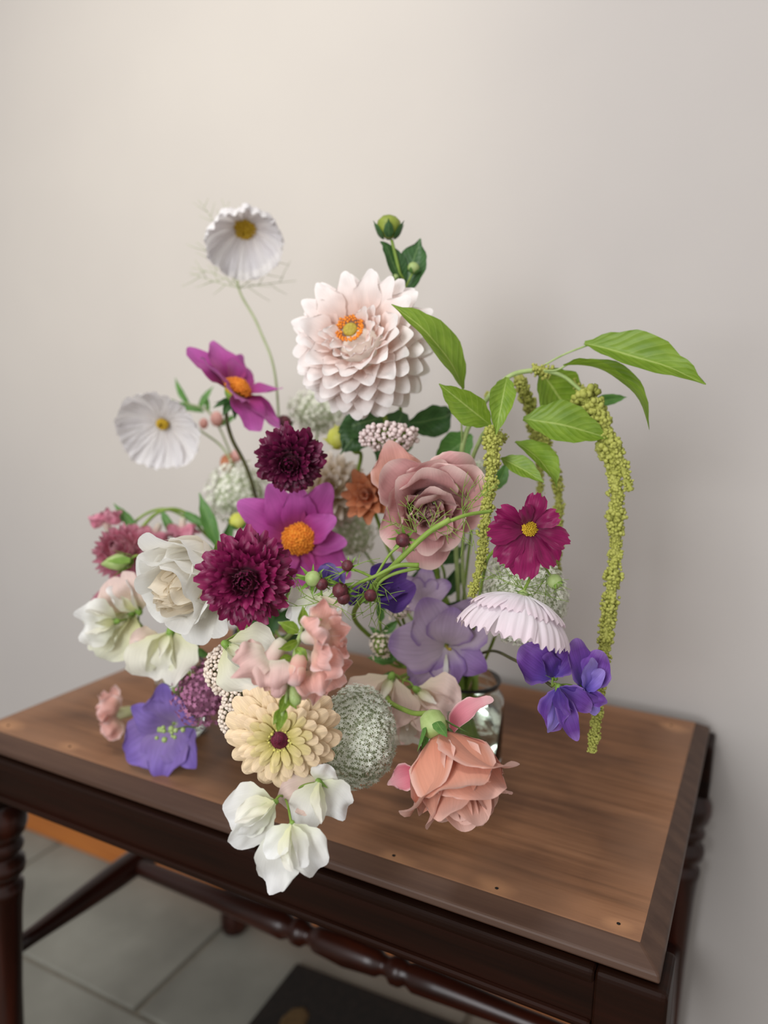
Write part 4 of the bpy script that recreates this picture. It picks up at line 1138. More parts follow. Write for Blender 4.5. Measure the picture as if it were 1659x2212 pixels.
t, lo = root_of('snapdragon', 'peach-pink snapdragon spike drooping in front of the cream zinnia', 'flower', JA)
sp_ = [at(655, 1352, 0.545), at(640, 1400, 0.535), at(628, 1460, 0.530), at(618, 1510, 0.528), at(604, 1566, 0.527)]
stem(t, lo + [at(600, 1390, 0.80), at(650, 1345, 0.62)] + sp_, 0.0026, FM['palegreen'], 0.0012)
snap_floret(t, frame_x(655, 1376, 0.535, 8, 38, 10), m(112, 0.53), ('snap', 'snap_pale'), 1)
snap_floret(t, frame_x(655, 1410, 0.540, -42, 22, -10), m(112, 0.53), ('snap', 'snap_pale'), 5)
snap_floret(t, frame_x(612, 1382, 0.534, 238, 20, 10), m(118, 0.53), ('snap_pale', 'snap_pale'), 9)
snap_bud(t, frame_x(650, 1412, 0.522, 258, 25, 0), m(72, 0.52), FM['snap'])
snap_bud(t, frame_x(616, 1450, 0.522, 250, 25, 0), m(60, 0.52), FM['snap_pale'])
snap_bud(t, frame_x(632, 1478, 0.522, 285, 15, 0), m(46, 0.52), FM['palegreen'])
lf = variants(2, 'leaf', m(52, 0.53), m(30, 0.53), [0.3, 0.8, 1, 0.7, 0.15], MT['leaf'], a=(0.2, -0.3, -0.3), cup=0.5, tip=0.1, nz=0.15, nu=8, nv=6)
for (px, py, ang, el, s) in [(645, 1365, 150, 20, 1.0), (642, 1385, 200, 30, 0.9), (640, 1400, 320, 30, 0.8), (632, 1440, 215, 25, 0.9), (655, 1350, 20, 20, 0.9), (652, 1352, 85, 15, 0.9), (620, 1500, 250, 30, 0.9), (625, 1500, 300, 20, 0.7), (614, 1530, 235, 20, 0.8), (612, 1530, 265, 35, 0.9), (608, 1550, 255, 10, 0.6), (630, 1420, 190, 40, 0.7)]:
    put('leaf', lf[0], t, frame_x(px, py, 0.530, ang, el, random.uniform(-30, 30)) @ Matrix.Scale(s, 4))

t, lo = root_of('snapdragon', 'small pink snapdragon bloom with a yellow throat beside the violet bellflower', 'flower', JC)
B = frame_x(290, 1535, 0.86, 185, 30, 0)
stem(t, lo + [B @ Vector((-0.01, 0, 0))], 0.0015)
snap_floret(t, B, m(85, 0.86), ('snap', 'paleyel'), 21)

# ---------------------------------------------------------------- gladiolus bloom and bellflower
D = 0.72
t, lo = root_of('gladiolus', 'wide open lavender gladiolus bloom with a white streak on its lip', 'flower', JB)
H = frame_z(965, 1400, D, (-0.05, 0.02, 0.99)); Rr = m(118, D)
gl = variants(4, 'petal', Rr * 1.05, Rr * 0.98, [0.25, 0.6, 0.95, 1.0, 0.72], FM['glad'], a=(0.75, -0.7, -0.55), cup=0.55, cup1=0.15, tip=0.30, tp=2.0, ruf=0.03, rufk=3, nz=0.12, nu=12, nv=10, seed=1200)
gd = variants(2, 'petal', Rr * 0.92, Rr * 0.78, [0.25, 0.6, 0.95, 1.0, 0.70], FM['glad_deep'], a=(0.55, -0.5, -0.5), cup=0.5, cup1=0.1, tip=0.30, tp=1.8, ruf=0.04, rufk=3, nz=0.12, nu=12, nv=10, seed=1230)
for k, (ph, s, tl, ms) in enumerate([(175, 1.1, 0.0, gl), (115, 1.05, 0.12, gl), (52, 1.08, 0.0, gl), (80, 0.9, 0.35, gl), (-32, 0.95, 0.02, gd), (225, 0.95, -0.05, gl), (272, 0.92, 0.05, gd)]):
    pet(t, ms[k % len(ms)], H, R_(ph), tl, Rr * 0.03, -Rr * 0.35 - 0.001 * (k % 3), s)
st = petal_mesh('streak', Rr * 0.5, Rr * 0.10, [0.2, 0.8, 1.0, 0.3], FM['pea_white'], a=(0.45, -0.5, -0.3), cup=0.3, tip=0.1, nu=8, nv=4)
pet(t, st, H, R_(268), 0.09, Rr * 0.15, -Rr * 0.20, 1, 0, 'streak')
stem(t, [H @ Vector((0, 0, -Rr * 0.30)), H @ Vector((Rr * 0.03, -Rr * 0.02, -Rr * 0.05)), H @ Vector((Rr * 0.06, 0, Rr * 0.12))], 0.0012, FM['olive'], 0.0016, 'stamen')
stem(t, lo + [at(985, 1430, 0.79), H @ Vector((0, 0, -Rr * 0.34))], 0.0024)
pt = variants(2, 'petal', Rr * 0.7, Rr * 0.62, [0.25, 0.6, 0.95, 1.0, 0.7], FM['glad'], a=(0.5, -0.4, -0.3), cup=0.6, tip=0.3, nz=0.12, nu=10, nv=8, seed=1260)
Hb = frame_z(915, 1300, D + 0.02, (-0.1, 0.5, 0.8))
for k, ph in enumerate((20, 80, 140, 200)):
    pet(t, pt[k % 2], Hb, R_(ph), 0.35, 0.002, 0, 0.9)
stem(t, [Hb @ Vector((0, 0, -0.002)), at(960, 1370, 0.77), at(985, 1430, 0.79)], 0.0018)

D = 0.80
t, lo = root_of('bellflower', 'large violet bellflower lying on the bench top', 'flower', JC)
H = frame_z(362, 1575, D, (-0.15, -0.05, 0.95)); Rr = m(112, D)
bl = variants(4, 'petal', Rr * 1.08, Rr * 1.0, [0.3, 0.7, 1.0, 1.0, 0.55], FM['bell'], a=(0.75, -0.7, -0.35), cup=0.5, cup1=0.2, tip=0.28, tp=1.7, ruf=0.05, rufk=4, nz=0.15, nu=12, nv=10, seed=1300)
for k, (ph, s, tl) in enumerate([(92, 0.92, 0.1), (150, 0.85, 0.15), (215, 1.12, 0.0), (262, 0.98, 0.05), (310, 0.92, 0.1), (20, 0.72, 0.3)]):
    pet(t, bl[k % 4], H, R_(ph), tl, Rr * 0.04, -Rr * 0.3 - 0.001 * (k % 3), s)
stem(t, lo + [H @ Vector((0, 0, -Rr * 0.3))], 0.002)
pl = [(at(365 + random.gauss(0, 15), 1580 + random.gauss(0, 8), 0.755), (0, 0, 1), m(random.uniform(4, 7.5), 0.76)) for _ in range(16)]
t2, lo2 = root_of('bud_sprig', 'small lime green bud sprig in front of the violet bellflower', 'flower', JC)
put('buds', scatter_mesh('buds', BEAD1, pl, FM['palegreen']), t2)
stem(t2, lo2 + [at(430, 1555, 0.80), at(400, 1570, 0.775), at(362, 1580, 0.756)], 0.001)


FM['mauve_heart'] = plain_mat('mauve_heart', '#7a4a62', '#8f5d76', 200, 0.8)
# ---------------------------------------------------------------- globes and umbels of tiny florets
def globe(name, label, J, px, py, D, rx, ry, n, ss, mat, gmat, ax=(0, 0, 1), mid=(), tpl=STAR6, spike=0.25, half=-1.0, stalkr=0.0014, jit=0.06):
    t, lo = root_of(name, label, 'flower', J)
    H = frame_z(px, py, D, ax) @ Matrix.Diagonal((m(rx, D), m(ry, D), m((rx + ry) / 2, D), 1))
    pl = []; vs, fs = [], []
    for q in fib(n, half):
        r = 1 + random.uniform(-jit, jit)
        w = (H @ (q * r)); nrm = (w - H.translation).normalized() + Vector((random.gauss(0, .3), random.gauss(0, .3), random.gauss(0, .3)))
        pl.append((w, nrm, m(ss, D) * random.uniform(0.75, 1.2)))
        if random.random() < 0.4:
            tube_geo([H @ (q * 0.5), w], 0.00035, 0.0003, 3, vs, fs)
    o = put('florets', scatter_mesh('florets', tpl, pl, mat), t); o['kind'] = 'stuff'
    o = put('floret_stalks', mesh_obj('floret_stalks', vs, fs, gmat), t); o['kind'] = 'stuff'
    v_, f_ = BEAD2
    put('heart', mesh_obj('heart', (v_ * 0.80).tolist(), f_, gmat), t, H)
    stem(t, lo + list(mid) + [H @ Vector((0, 0, -0.6))], 0.0022, None, stalkr)
    return t


globe('allium', 'round white allium globe behind the cream zinnia', JB, 772, 1590, 0.645, 80, 105, 1500, 7.5, FM['allium'], FM['allium_g'], mid=[at(900, 1450, 0.80), at(800, 1500, 0.73)])
globe('lace_flower', 'domed greenish white lace flower behind the hanging pale cosmos', JB, 1128, 1290, 0.69, 92, 100, 1300, 7.0, FM['lace'], FM['allium_g'], (0.3, 0.1, 0.9), [at(1050, 1420, 0.78)], STAR5)
globe('lace_flower', 'hazy white lace flower behind the lower magenta dahlia', JA, 515, 1065, 0.93, 66, 62, 380, 8, FM['lace'], FM['allium_g'], (0, 0.4, 0.9), [at(570, 1250, 0.93)], STAR5, jit=0.15)
globe('lace_flower', 'hazy white lace flower peeping out under the blush dahlia', JA, 690, 888, 0.93, 62, 42, 300, 8, FM['lace'], FM['allium_g'], (0, 0.4, 0.9), [at(640, 1150, 0.93)], STAR5, jit=0.18)
globe('lace_flower', 'loose white lace flower under the mauve rose', JB, 760, 1150, 0.86, 50, 62, 240, 7, FM['lace'], FM['allium_g'], (0, 0.1, 0.9), [at(900, 1350, 0.84)], STAR5, jit=0.2)
globe('lace_flower', 'small white lace flower behind the green tassel and mauve rose', JB, 1035, 1015, 0.76, 22, 22, 90, 6, FM['lace'], FM['allium_g'], (0, 0.1, 0.9), [at(1000, 1300, 0.80)], STAR5, jit=0.2)
globe('yarrow', 'rosy mauve yarrow cluster beside the cream beaded yarrow', JC, 440, 1500, 0.735, 58, 60, 330, 7, FM['bead_mauve'], FM['mauve_heart'], (0, 0.3, 0.9), [], STAR5, jit=0.22)
globe('yarrow', 'cream beaded yarrow head touching the white sweet pea petal', JA, 492, 1446, 0.655, 46, 52, 330, 5.2, FM['bead_cream'], MT['stem_dark'], (0, 0.2, 0.95), [at(540, 1440, 0.78)], BEAD1, jit=0.08)
globe('yarrow', 'small cream beaded yarrow tucked behind the rim of the zinnia', JA, 520, 1500, 0.64, 34, 40, 170, 5.0, FM['bead_cream'], MT['stem_dark'], (0, 0.2, 0.95), [at(560, 1460, 0.78)], BEAD1, jit=0.1)
globe('yarrow', 'lowest cream beaded yarrow beside the petals of the zinnia', JA, 496, 1545, 0.645, 20, 38, 100, 5.0, FM['bead_cream'], MT['stem_dark'], (0, 0.2, 0.95), [at(560, 1480, 0.78)], BEAD1, jit=0.1)
globe('yarrow', 'flat-topped blush yarrow between the blush dahlia and mauve rose', JB, 842, 944, 0.715, 56, 18, 200, 6.0, FM['bead_blush'], MT['stem'], (0, 0.5, 0.85), [at(890, 1200, 0.80), at(850, 1050, 0.76)], BEAD1, jit=0.22)
globe('statice_sprig', 'cream statice sprig above the lavender gladiolus', JB, 862, 1316, 0.73, 26, 22, 60, 7, FM['bead_cream'], MT['stem'], (0, 0.2, 0.95), [at(900, 1400, 0.80)], STAR5, jit=0.25)
globe('statice_sprig', 'cream statice sprig left of the lavender gladiolus', JB, 822, 1394, 0.74, 20, 30, 60, 7, FM['bead_cream'], MT['stem'], (0, 0.2, 0.95), [at(880, 1440, 0.80)], STAR5, jit=0.25)

# ---------------------------------------------------------------- strawflower, blurred blooms behind
t, lo = root_of('strawflower', 'rosy pink strawflower with tight tiers of petals', 'flower', JC)
D = 0.82; H = frame_z(268, 1195, D, (-0.10, 0.35, 0.90)); Rr = m(62, D)
sm = variants(3, 'petal', Rr * 0.62, Rr * 0.34, [0.5, 0.9, 1, 0.85, 0.3], FM['straw'], a=(0.2, 0.3, 0.1), cup=0.8, tip=0.2, nu=7, nv=6, seed=1400)
for i in range(7):
    al = R_(25 + i * 17)
    ray_flower(t, H, sm, 9 + 2 * min(i, 4), R_(80 - 19 * i), Rr * 0.5 * math.sin(al), Rr * 0.5 * math.cos(al), 1.0, 0.1, i * 0.4)
dome(t, H, Rr * 0.5, Rr * 0.45, FM['straw'], 'flower_base')
stem(t, lo + [at(370, 1300, 0.86), H @ Vector((0, 0, -Rr * 0.3))], 0.002)
sepals(t, H @ Matrix.Translation((0, 0, -Rr * 0.3)), 6, Rr * 0.6, Rr * 0.3, -0.2)
t, lo = root_of('lisianthus_bud', 'green pointed bud on a stalk in front of the strawflower', 'bud', JC)
bd = [at(400, 1300, 0.80), at(310, 1206, 0.79), at(275, 1212, 0.785)]
stem(t, lo + bd, 0.0013)
v_, f_ = lathe([(0.002, 0), (0.008, 0.007), (0.009, 0.013), (0.006, 0.022), (0.001, 0.030)], 16)
put('bud', mesh_obj('bud', v_, f_, FM['palegreen']), t, frame_x(282, 1211, 0.785, 187, 0) @ Matrix.Rotation(PI / 2, 4, 'Y'))
sepals(t, frame_x(285, 1211, 0.785, 187, 0) @ Matrix.Rotation(PI / 2, 4, 'Y'), 4, 0.022, 0.008, 1.2, None, 0.006)

t, lo = root_of('snapdragon', 'drooping pink snapdragon spray arching behind the strawflower', 'flower', JA)
arch = [at(560, 1260, 0.92), at(450, 1160, 0.90), at(395, 1105, 0.89), at(340, 1108, 0.88), at(290, 1160, 0.88)]
stem(t, lo + arch, 0.002, MT['stem'])
stem(t, [at(430, 1135, 0.895), at(360, 1100, 0.89), at(300, 1120, 0.885), at(255, 1180, 0.88)], 0.0016, MT['stem'])
for k, (px, py, ang, d_) in enumerate([(345, 1130, 250, 0.87), (395, 1118, 270, 0.885), (235, 1150, 100, 0.87), (250, 1275, 240, 0.84), (320, 1155, 200, 0.87)]):
    snap_floret(t, frame_x(px, py, d_, ang, 15, 0), m(52, d_), ('straw', 'snap_pale'), 60 + k * 5)
lfm = variants(3, 'leaf', 0.05, 0.014, [0.3, 0.8, 1, 0.7, 0.15], MT['leaf_mid'], a=(0.2, -0.3, -0.4), cup=0.5, tip=0.1, nz=0.15, nu=9, nv=6)
for (px, py, d_, ang, s) in [(470, 1180, 0.86, 108, 1.3), (395, 1105, 0.89, 330, 0.8), (350, 1105, 0.88, 300, 0.8), (300, 1150, 0.88, 130, 0.9), (470, 1200, 0.88, 150, 1.0), (480, 1190, 0.88, 70, 0.9)]:
    put('leaf', lfm[0], t, frame_x(px, py, d_, ang, 5, random.uniform(-20, 20)) @ Matrix.Scale(s, 4))

t, lo = root_of('dahlia', 'soft beige and white dahlia half hidden behind the darker scabiosa', 'flower', JA)
D = 0.84; H = frame_z(712, 1060, D, (0.1, 0.2, 0.95)); Rr = m(84, D)
sm = variants(3, 'petal', Rr * 0.55, Rr * 0.34, [0.4, 0.7, 1, 1.0, 0.6], FM['beige'], a=(0.2, -0.4, 0), cup=0.8, tip=0.4, nu=8, nv=6, seed=1500)
for i in range(7):
    al = R_(18 + i * 16)
    ray_flower(t, H, sm, 7 + 2 * i, R_(82 - 16 * i), Rr * 0.5 * math.sin(al), Rr * 0.45 * math.cos(al), 1.0, 0.1, i * 0.4)
dome(t, H, Rr * 0.48, Rr * 0.4, FM['beige'], 'flower_base')
stem(t, lo + [at(680, 1250, 0.88), H @ Vector((0, 0, -0.004))], 0.002)
t, lo = root_of('dahlia', 'coral orange dahlia peeping out beside the mauve rose', 'flower', JB)
D = 0.77; H = frame_z(795, 1072, D, (-0.2, 0.1, 0.95)); Rr = m(58, D)
sm = variants(3, 'petal', Rr * 0.75, Rr * 0.6, [0.4, 0.7, 1, 1.0, 0.6], FM['coral'], a=(0.3, -0.2, -0.3), cup=0.7, tip=0.35, nu=8, nv=6, seed=1550)
for i in range(4):
    ray_flower(t, H, sm, 7, R_(75 - 22 * i), Rr * (0.08 + 0.08 * i), -Rr * 0.05 * i, 0.8 + 0.1 * i, 0.1, i * 0.4)
dome(t, H, Rr * 0.3, Rr * 0.2, FM['coral'], 'flower_base')
stem(t, lo + [at(870, 1250, 0.82), H @ Vector((0, 0, -0.004))], 0.002)
t, lo = root_of('bud_sprig', 'coral pink bud sprig behind the dark dahlia stem', 'bud', JA)
stem(t, lo + [at(580, 1230, 0.95), at(520, 1040, 0.95), at(460, 900, 0.95), at(400, 870, 0.95)], 0.0013, MT['stem_pale'])
for (px, py, s, mk) in [(492, 1000, 17, 'coral'), (468, 905, 14, 'snap'), (510, 985, 12, 'snap'), (440, 915, 10, 'snap')]:
    put('bud', mesh_obj('bud', (BEAD2[0] * np.array([1, .8, 1.2]) * m(s, 0.95)).tolist(), BEAD2[1], FM[mk], True, [(0.8, 0.5)] * len(BEAD2[0])), t, Matrix.Translation(at(px, py, 0.945)))
for (px, py, ang, s) in [(410, 875, 120, 0.8), (400, 872, 200, 0.9), (430, 885, 60, 0.7), (440, 890, 170, 0.9), (400, 880, 160, 0.7), (470, 920, 30, 0.6), (450, 890, 100, 0.5)]:
    put('leaf', lfm[1], t, frame_x(px, py, 0.95, ang, 0, random.uniform(-40, 40)) @ Matrix.Scale(s, 4))

# ---------------------------------------------------------------- dahlia buds
def bud_ball(t, px, py, D, rpx, mat, ns=5, ax=(0, 1, 0.15), smat=None):
    H = frame_z(px, py, D, ax); r = m(rpx, D)
    b = put('bud', mesh_obj('bud', (BEAD2[0] * np.array([1, 1, 0.92]) * r).tolist(), BEAD2[1], mat), t, H)
    me = petal_mesh('bract', r * 1.5, r * 0.85, [0.6, 1, 0.8, 0.15], smat or MT['leaf_deep'], a=(0.1, 2.4, -1.9), cup=0.6, tip=0.1, nu=10, nv=4)
    for k in range(ns):
        pet(b, me, H, 2 * PI * k / ns + 0.5, 0.30, r * 0.55, -r * 0.88, 1, 0, 'bract')


t, lo = root_of('dahlia_bud', 'round green dahlia bud with paired dark leaves above the blush dahlia', 'bud', JB)
stem(t, lo + [at(905, 1150, 0.82), at(865, 880, 0.80), at(874, 640, 0.765), at(862, 585, 0.755), at(846, 518, 0.75)], 0.0022, MT['stem'], 0.0016)
bud_ball(t, 840, 490, 0.748, 28, FM['budgreen'], 6)
tl = variants(2, 'leaf', m(105, 0.75), m(62, 0.75), [0.25, 0.75, 1, 0.8, 0.15], MT['leaf_deep'], a=(0.3, -0.2, -0.5), cup=0.6, tip=0.1, nz=0.15, nu=12, nv=8)
put('leaf', tl[0], t, frame_x(866, 622, 0.757, 116, 5, 40) @ Matrix.Scale(1.05, 4))
put('leaf', tl[1], t, frame_x(876, 634, 0.762, 74, -5, -12) @ Matrix.Scale(1.2, 4))
stem(t, [at(874, 625, 0.76), at(884, 605, 0.752), at(892, 588, 0.75)], 0.0009)
bud_ball(t, 893, 578, 0.748, 13, FM['palegreen'], 5, (0.2, 0.8, 0.5), MT['leaf_mid'])
bud_ball(t, 853, 600, 0.75, 9, FM['palegreen'], 4, (-0.3, 0.8, 0.4), MT['leaf_mid'])
for (px, py, ang, s, rl, el) in [(830, 900, 200, 1.0, 20, 0), (870, 890, 245, 1.2, -20, 0), (885, 915, 15, 1.0, 40, -10), (800, 905, 230, 0.9, 0, 5)]:
    put('leaf', petal_mesh('leaf', m(115, 0.78), m(85, 0.78), [0.25, 0.8, 1, 0.75, 0.15], MT['leaf_deep'], a=(0.2, -0.2, -0.4), cup=0.4, tip=0.1, nz=0.25, notch=[(-0.6, 0.2, 0.15), (0.6, 0.2, 0.15)], nu=12, nv=10, seed=int(px)), t,
        frame_x(px, py, 0.79, ang, el, rl) @ Matrix.Scale(s, 4))
t, lo = root_of('dahlia_bud', 'lime yellow dahlia bud beside the darker scabiosa', 'bud', JA)
stem(t, lo + [at(690, 1250, 0.88), at(775, 1010, 0.82), at(765, 975, 0.81), at(745, 958, 0.805)], 0.0022)
bud_ball(t, 731, 944, 0.80, 26, FM['budlime'], 5, (-0.4, 0.5, 0.6), FM['budlime'])
t, lo = root_of('dahlia_bud', 'small yellow-green bud above the open burgundy scabiosa', 'bud', JA)
stem(t, lo + [at(560, 1260, 0.90), at(518, 1145, 0.87)], 0.0016)
bud_ball(t, 515, 1125, 0.865, 20, FM['budlime'], 5, (0, 0.8, 0.5), MT['leaf_mid'])
t, lo = root_of('scabiosa_bud', 'dusky purple bud just above the darker scabiosa', 'bud', JA)
stem(t, lo + [at(640, 1240, 0.90), at(605, 1000, 0.86), at(612, 930, 0.85)], 0.0014)
bud_ball(t, 614, 912, 0.845, 17, MT['bud_red'], 7, (0.2, 0.8, 0.4))

# ---------------------------------------------------------------- scabiosa stem with maroon buds and thread leaves
t, lo = root_of('scabiosa_buds', 'branched green stem of maroon scabiosa buds across the mauve rose', 'bud', JB)
D = 0.575
stem(t, lo + [at(900, 1440, 0.81), at(770, 1345, 0.74), at(800, 1275, 0.62), at(850, 1222, 0.585), at(920, 1155, 0.572), at(972, 1122, 0.568)], 0.0022)
stem(t, [at(970, 1126, 0.568), at(1010, 1112, 0.572), at(1062, 1104, 0.58)], 0.0014)
stem(t, [at(905, 1221, 0.57), at(860, 1222, 0.57), at(812, 1244, 0.575), at(770, 1262, 0.58), at(735, 1290, 0.59)], 0.0019, None, 0.0010)
stem(t, [at(905, 1226, 0.573), at(850, 1240, 0.576), at(818, 1262, 0.58), at(808, 1300, 0.58)], 0.0014, None, 0.0009)
stem(t, [at(812, 1244, 0.575), at(840, 1200, 0.57), at(862, 1180, 0.568)], 0.0010)
stem(t, [at(805, 1247, 0.577), at(770, 1232, 0.575), at(745, 1228, 0.575)], 0.0010)
stem(t, [at(735, 1262, 0.58), at(700, 1256, 0.578), at(640, 1242, 0.58)], 0.0010)
for (px, py, r, mk, ax) in [(870, 1167, 16, 'r', (-0.3, -0.3, 0.9)), (676, 1250, 18, 'g', (0.2, 0.3, 0.9)), (735, 1276, 18, 'r', (-0.3, -0.6, 0.7)), (742, 1292, 15, 'r', (0.0, -0.6, 0.8)), (750, 1222, 13, 'r', (-0.3, 0.5, 0.8)), (800, 1286, 14, 'r', (0.0, -0.3, 0.9)), (695, 1262, 14, 'r', (0.3, -0.4, 0.8))]:
    H = frame_z(px, py, D, ax); r_ = m(r, D)
    b = put('bud', mesh_obj('bud', (BEAD2[0] * r_).tolist(), BEAD2[1], MT['bud_red'] if mk == 'r' else FM['palegreen']), t, H)
    me = petal_mesh('bract', r_ * 1.9, r_ * 0.5, [0.8, 1, 0.6, 0.1], MT['sepal'], a=(0.0, 0.5, -0.9), cup=0.4, tip=0.05, nu=6, nv=4)
    for k in range(8):
        pet(b, me, H, 2 * PI * k / 8, 0.4 + random.uniform(-.2, .2), r_ * 0.5, -r_ * 0.75, random.uniform(0.8, 1.1), 0, 'bract')
for (px, py, dd, ln) in [(900, 1150, [(150, 5), (165, 4), (120, 4), (95, 5)], 80), (930, 1140, [(70, 4), (50, 3), (110, 4), (-30, 3)], 60), (1000, 1112, [(100, 3), (60, 4), (85, 3), (-60, 3), (-85, 2)], 90), (1035, 1075, [(40, 3), (60, 2), (220, 3)], 55),
                        (800, 1250, [(250, 4), (300, 4), (330, 4), (215, 3)], 75), (745, 1235, [(210, 3), (190, 3), (35, 3)], 80), (690, 1300, [(200, 3), (160, 3), (-5, 3), (-70, 3)], 75), (820, 1290, [(250, 4), (280, 4), (230, 3)], 70), (640, 1250, [(190, 3), (-60, 3)], 45), (960, 1130, [(-35, 1), (-50, 1)], 75)]:
    feathers(t, at(px, py, D + 0.004), dd, m(ln, D), MT['stem'], D, r=0.00038, seed=int(px))

# ---------------------------------------------------------------- amaranth
def tassel(t, pts, r0, r1, dens, seed, mat=None):
    path = catmull(pts, 14); pl = []; rs = random.Random(seed); n = len(path)
    seglen = sum((path[i + 1] - path[i]).length for i in range(n - 1))
    cnt = int(seglen / r0 * dens)
    lump = [rs.uniform(0.7, 1.3) for _ in range(60)]
    for k in range(cnt):
        q = rs.random(); i = min(int(q * (n - 1)), n - 2); f = q * (n - 1) - i
        c = path[i].lerp(path[i + 1], f); tg = (path[i + 1] - path[i]).normalized()
        rr = (r0 + (r1 - r0) * q) * lump[int(q * 59)]
        d = Vector((rs.gauss(0, 1), rs.gauss(0, 1), rs.gauss(0, 1))); d = (d - tg * d.dot(tg)).normalized()
        pl.append((c + d * rr * rs.uniform(0.45, 1.0), d, rr * rs.uniform(0.17, 0.30)))
    o = put('tassel', scatter_mesh('tassel', BEAD1, pl, mat or MT['amaranth']), t); o['kind'] = 'stuff'
    stem(t, [path[i] for i in range(0, n, 4)] + [path[-1]], r0 * 0.55, mat or MT['amaranth'], r1 * 0.5, 'tassel_core', 3)


def leaf_at(t, tip, base, D0, D1, w, mat='leaf', fold=0.3, bend=-0.5, roll=0, seed=0, cup=0.3):
    """a leaf from base pixel to tip pixel, each at its own distance"""
    b, e = at(*base, D0), at(*tip, D1); x = (e - b); L = x.length; x.normalize()
    tw = -fwd; z = (tw - x * tw.dot(x)).normalized(); y = z.cross(x)
    M = Matrix((x, y, z)).transposed().to_4x4(); M.translation = b; M = M @ Matrix.Rotation(R_(roll), 4, 'X')
    me = petal_mesh('leaf', L * 1.04, m(w, D0), [0.10, 0.65, 1.0, 0.90, 0.55, 0.06], MT[mat], a=(-bend * 0.5, bend, 0), cup=cup, tip=0.03, fold=fold, nz=0.12, nu=16, nv=10, seed=seed)
    return put('leaf', me, t, M)


t, lo = root_of('amaranth', 'lime green amaranth arching over with a long hanging tassel', 'flower', JB)
arc = [at(985, 1150, 0.78), at(1000, 960, 0.74), at(1040, 880, 0.72), at(1075, 835, 0.71), at(1110, 808, 0.705), at(1165, 798, 0.70)]
stem(t, lo + [at(990, 1300, 0.80)] + arc, 0.0026, FM['palegreen'], 0.0022)
tassel(t, [at(1150, 795, 0.70), at(1172, 800, 0.70), at(1190, 808, 0.70)], m(14, 0.7), m(14, 0.7), 20, 1)
stem(t, [at(1165, 800, 0.70), at(1215, 812, 0.695), at(1262, 850, 0.69)], 0.0018, FM['palegreen'])
tassel(t, [at(1262, 850, 0.69), at(1288, 895, 0.685), at(1314, 960, 0.68), at(1330, 1060, 0.675), at(1330, 1180, 0.67), at(1318, 1300, 0.665), at(1302, 1430, 0.66), at(1290, 1540, 0.655), at(1278, 1625, 0.65)], m(24, 0.7), m(9.5, 0.65), 85, 2)
tassel(t, [at(1325, 960, 0.675), at(1345, 1010, 0.672), at(1362, 1060, 0.67)], m(14, 0.7), m(12, 0.67), 26, 22)
tassel(t, [at(1235, 822, 0.72), at(1268, 862, 0.715), at(1290, 930, 0.71)], m(11, 0.7), m(12, 0.7), 30, 23)
tassel(t, [at(1120, 815, 0.72), at(1145, 880, 0.74), at(1180, 960, 0.74), at(1204, 1050, 0.74), at(1206, 1150, 0.74), at(1200, 1240, 0.74)], m(15, 0.74), m(9, 0.74), 55, 3)
tassel(t, [at(1140, 900, 0.76), at(1165, 980, 0.76), at(1166, 1080, 0.76)], m(11, 0.76), m(8, 0.76), 34, 4)
tassel(t, [at(1050, 860, 0.76), at(1100, 830, 0.74)], m(10, 0.76), m(12, 0.74), 20, 5)
leaf_at(t, (1518, 826), (1262, 742), 0.69, 0.66, 90, roll=-14, bend=-0.40, fold=0.6, seed=1)
stem(t, [at(1165, 795, 0.70), at(1220, 765, 0.695), at(1290, 738, 0.69)], 0.0009, FM['palegreen'])
leaf_at(t, (1412, 938), (1218, 790), 0.69, 0.65, 92, roll=-58, bend=-1.5, fold=0.35, seed=2)
stem(t, [at(1165, 800, 0.70), at(1200, 800, 0.692), at(1225, 788, 0.69)], 0.0009, FM['palegreen'])
leaf_at(t, (1235, 905), (1165, 800), 0.71, 0.73, 118, roll=-10, bend=-0.4, fold=0.15, seed=3)
leaf_at(t, (1310, 945), (1130, 905), 0.685, 0.675, 96, roll=-15, bend=-0.5, fold=0.35, seed=4)
leaf_at(t, (1352, 858), (1270, 872), 0.73, 0.73, 26, 'leaf_mid', seed=5)
leaf_at(t, (1205, 1055), (1112, 955), 0.685, 0.67, 76, roll=-40, bend=-0.9, fold=0.3, seed=6)
leaf_at(t, (1172, 1042), (1082, 990), 0.675, 0.66, 50, roll=-20, bend=-0.5, fold=0.3, seed=7)
leaf_at(t, (846, 658), (1000, 842), 0.70, 0.665, 86, roll=35, bend=-0.9, fold=0.3, seed=8)
stem(t, [at(998, 960, 0.74), at(997, 900, 0.715), at(1000, 842, 0.70)], 0.0009, FM['palegreen'])
leaf_at(t, (952, 832), (1060, 918), 0.675, 0.66, 70, roll=-15, bend=-0.3, fold=0.45, seed=9)
leaf_at(t, (1072, 935), (1095, 815), 0.68, 0.655, 56, roll=12, bend=-0.4, fold=0.4, seed=10)
leaf_at(t, (940, 1000), (1020, 940), 0.78, 0.78, 70, 'leaf_mid', seed=11)
leaf_at(t, (1060, 985), (1052, 930), 0.69, 0.69, 26, seed=12)

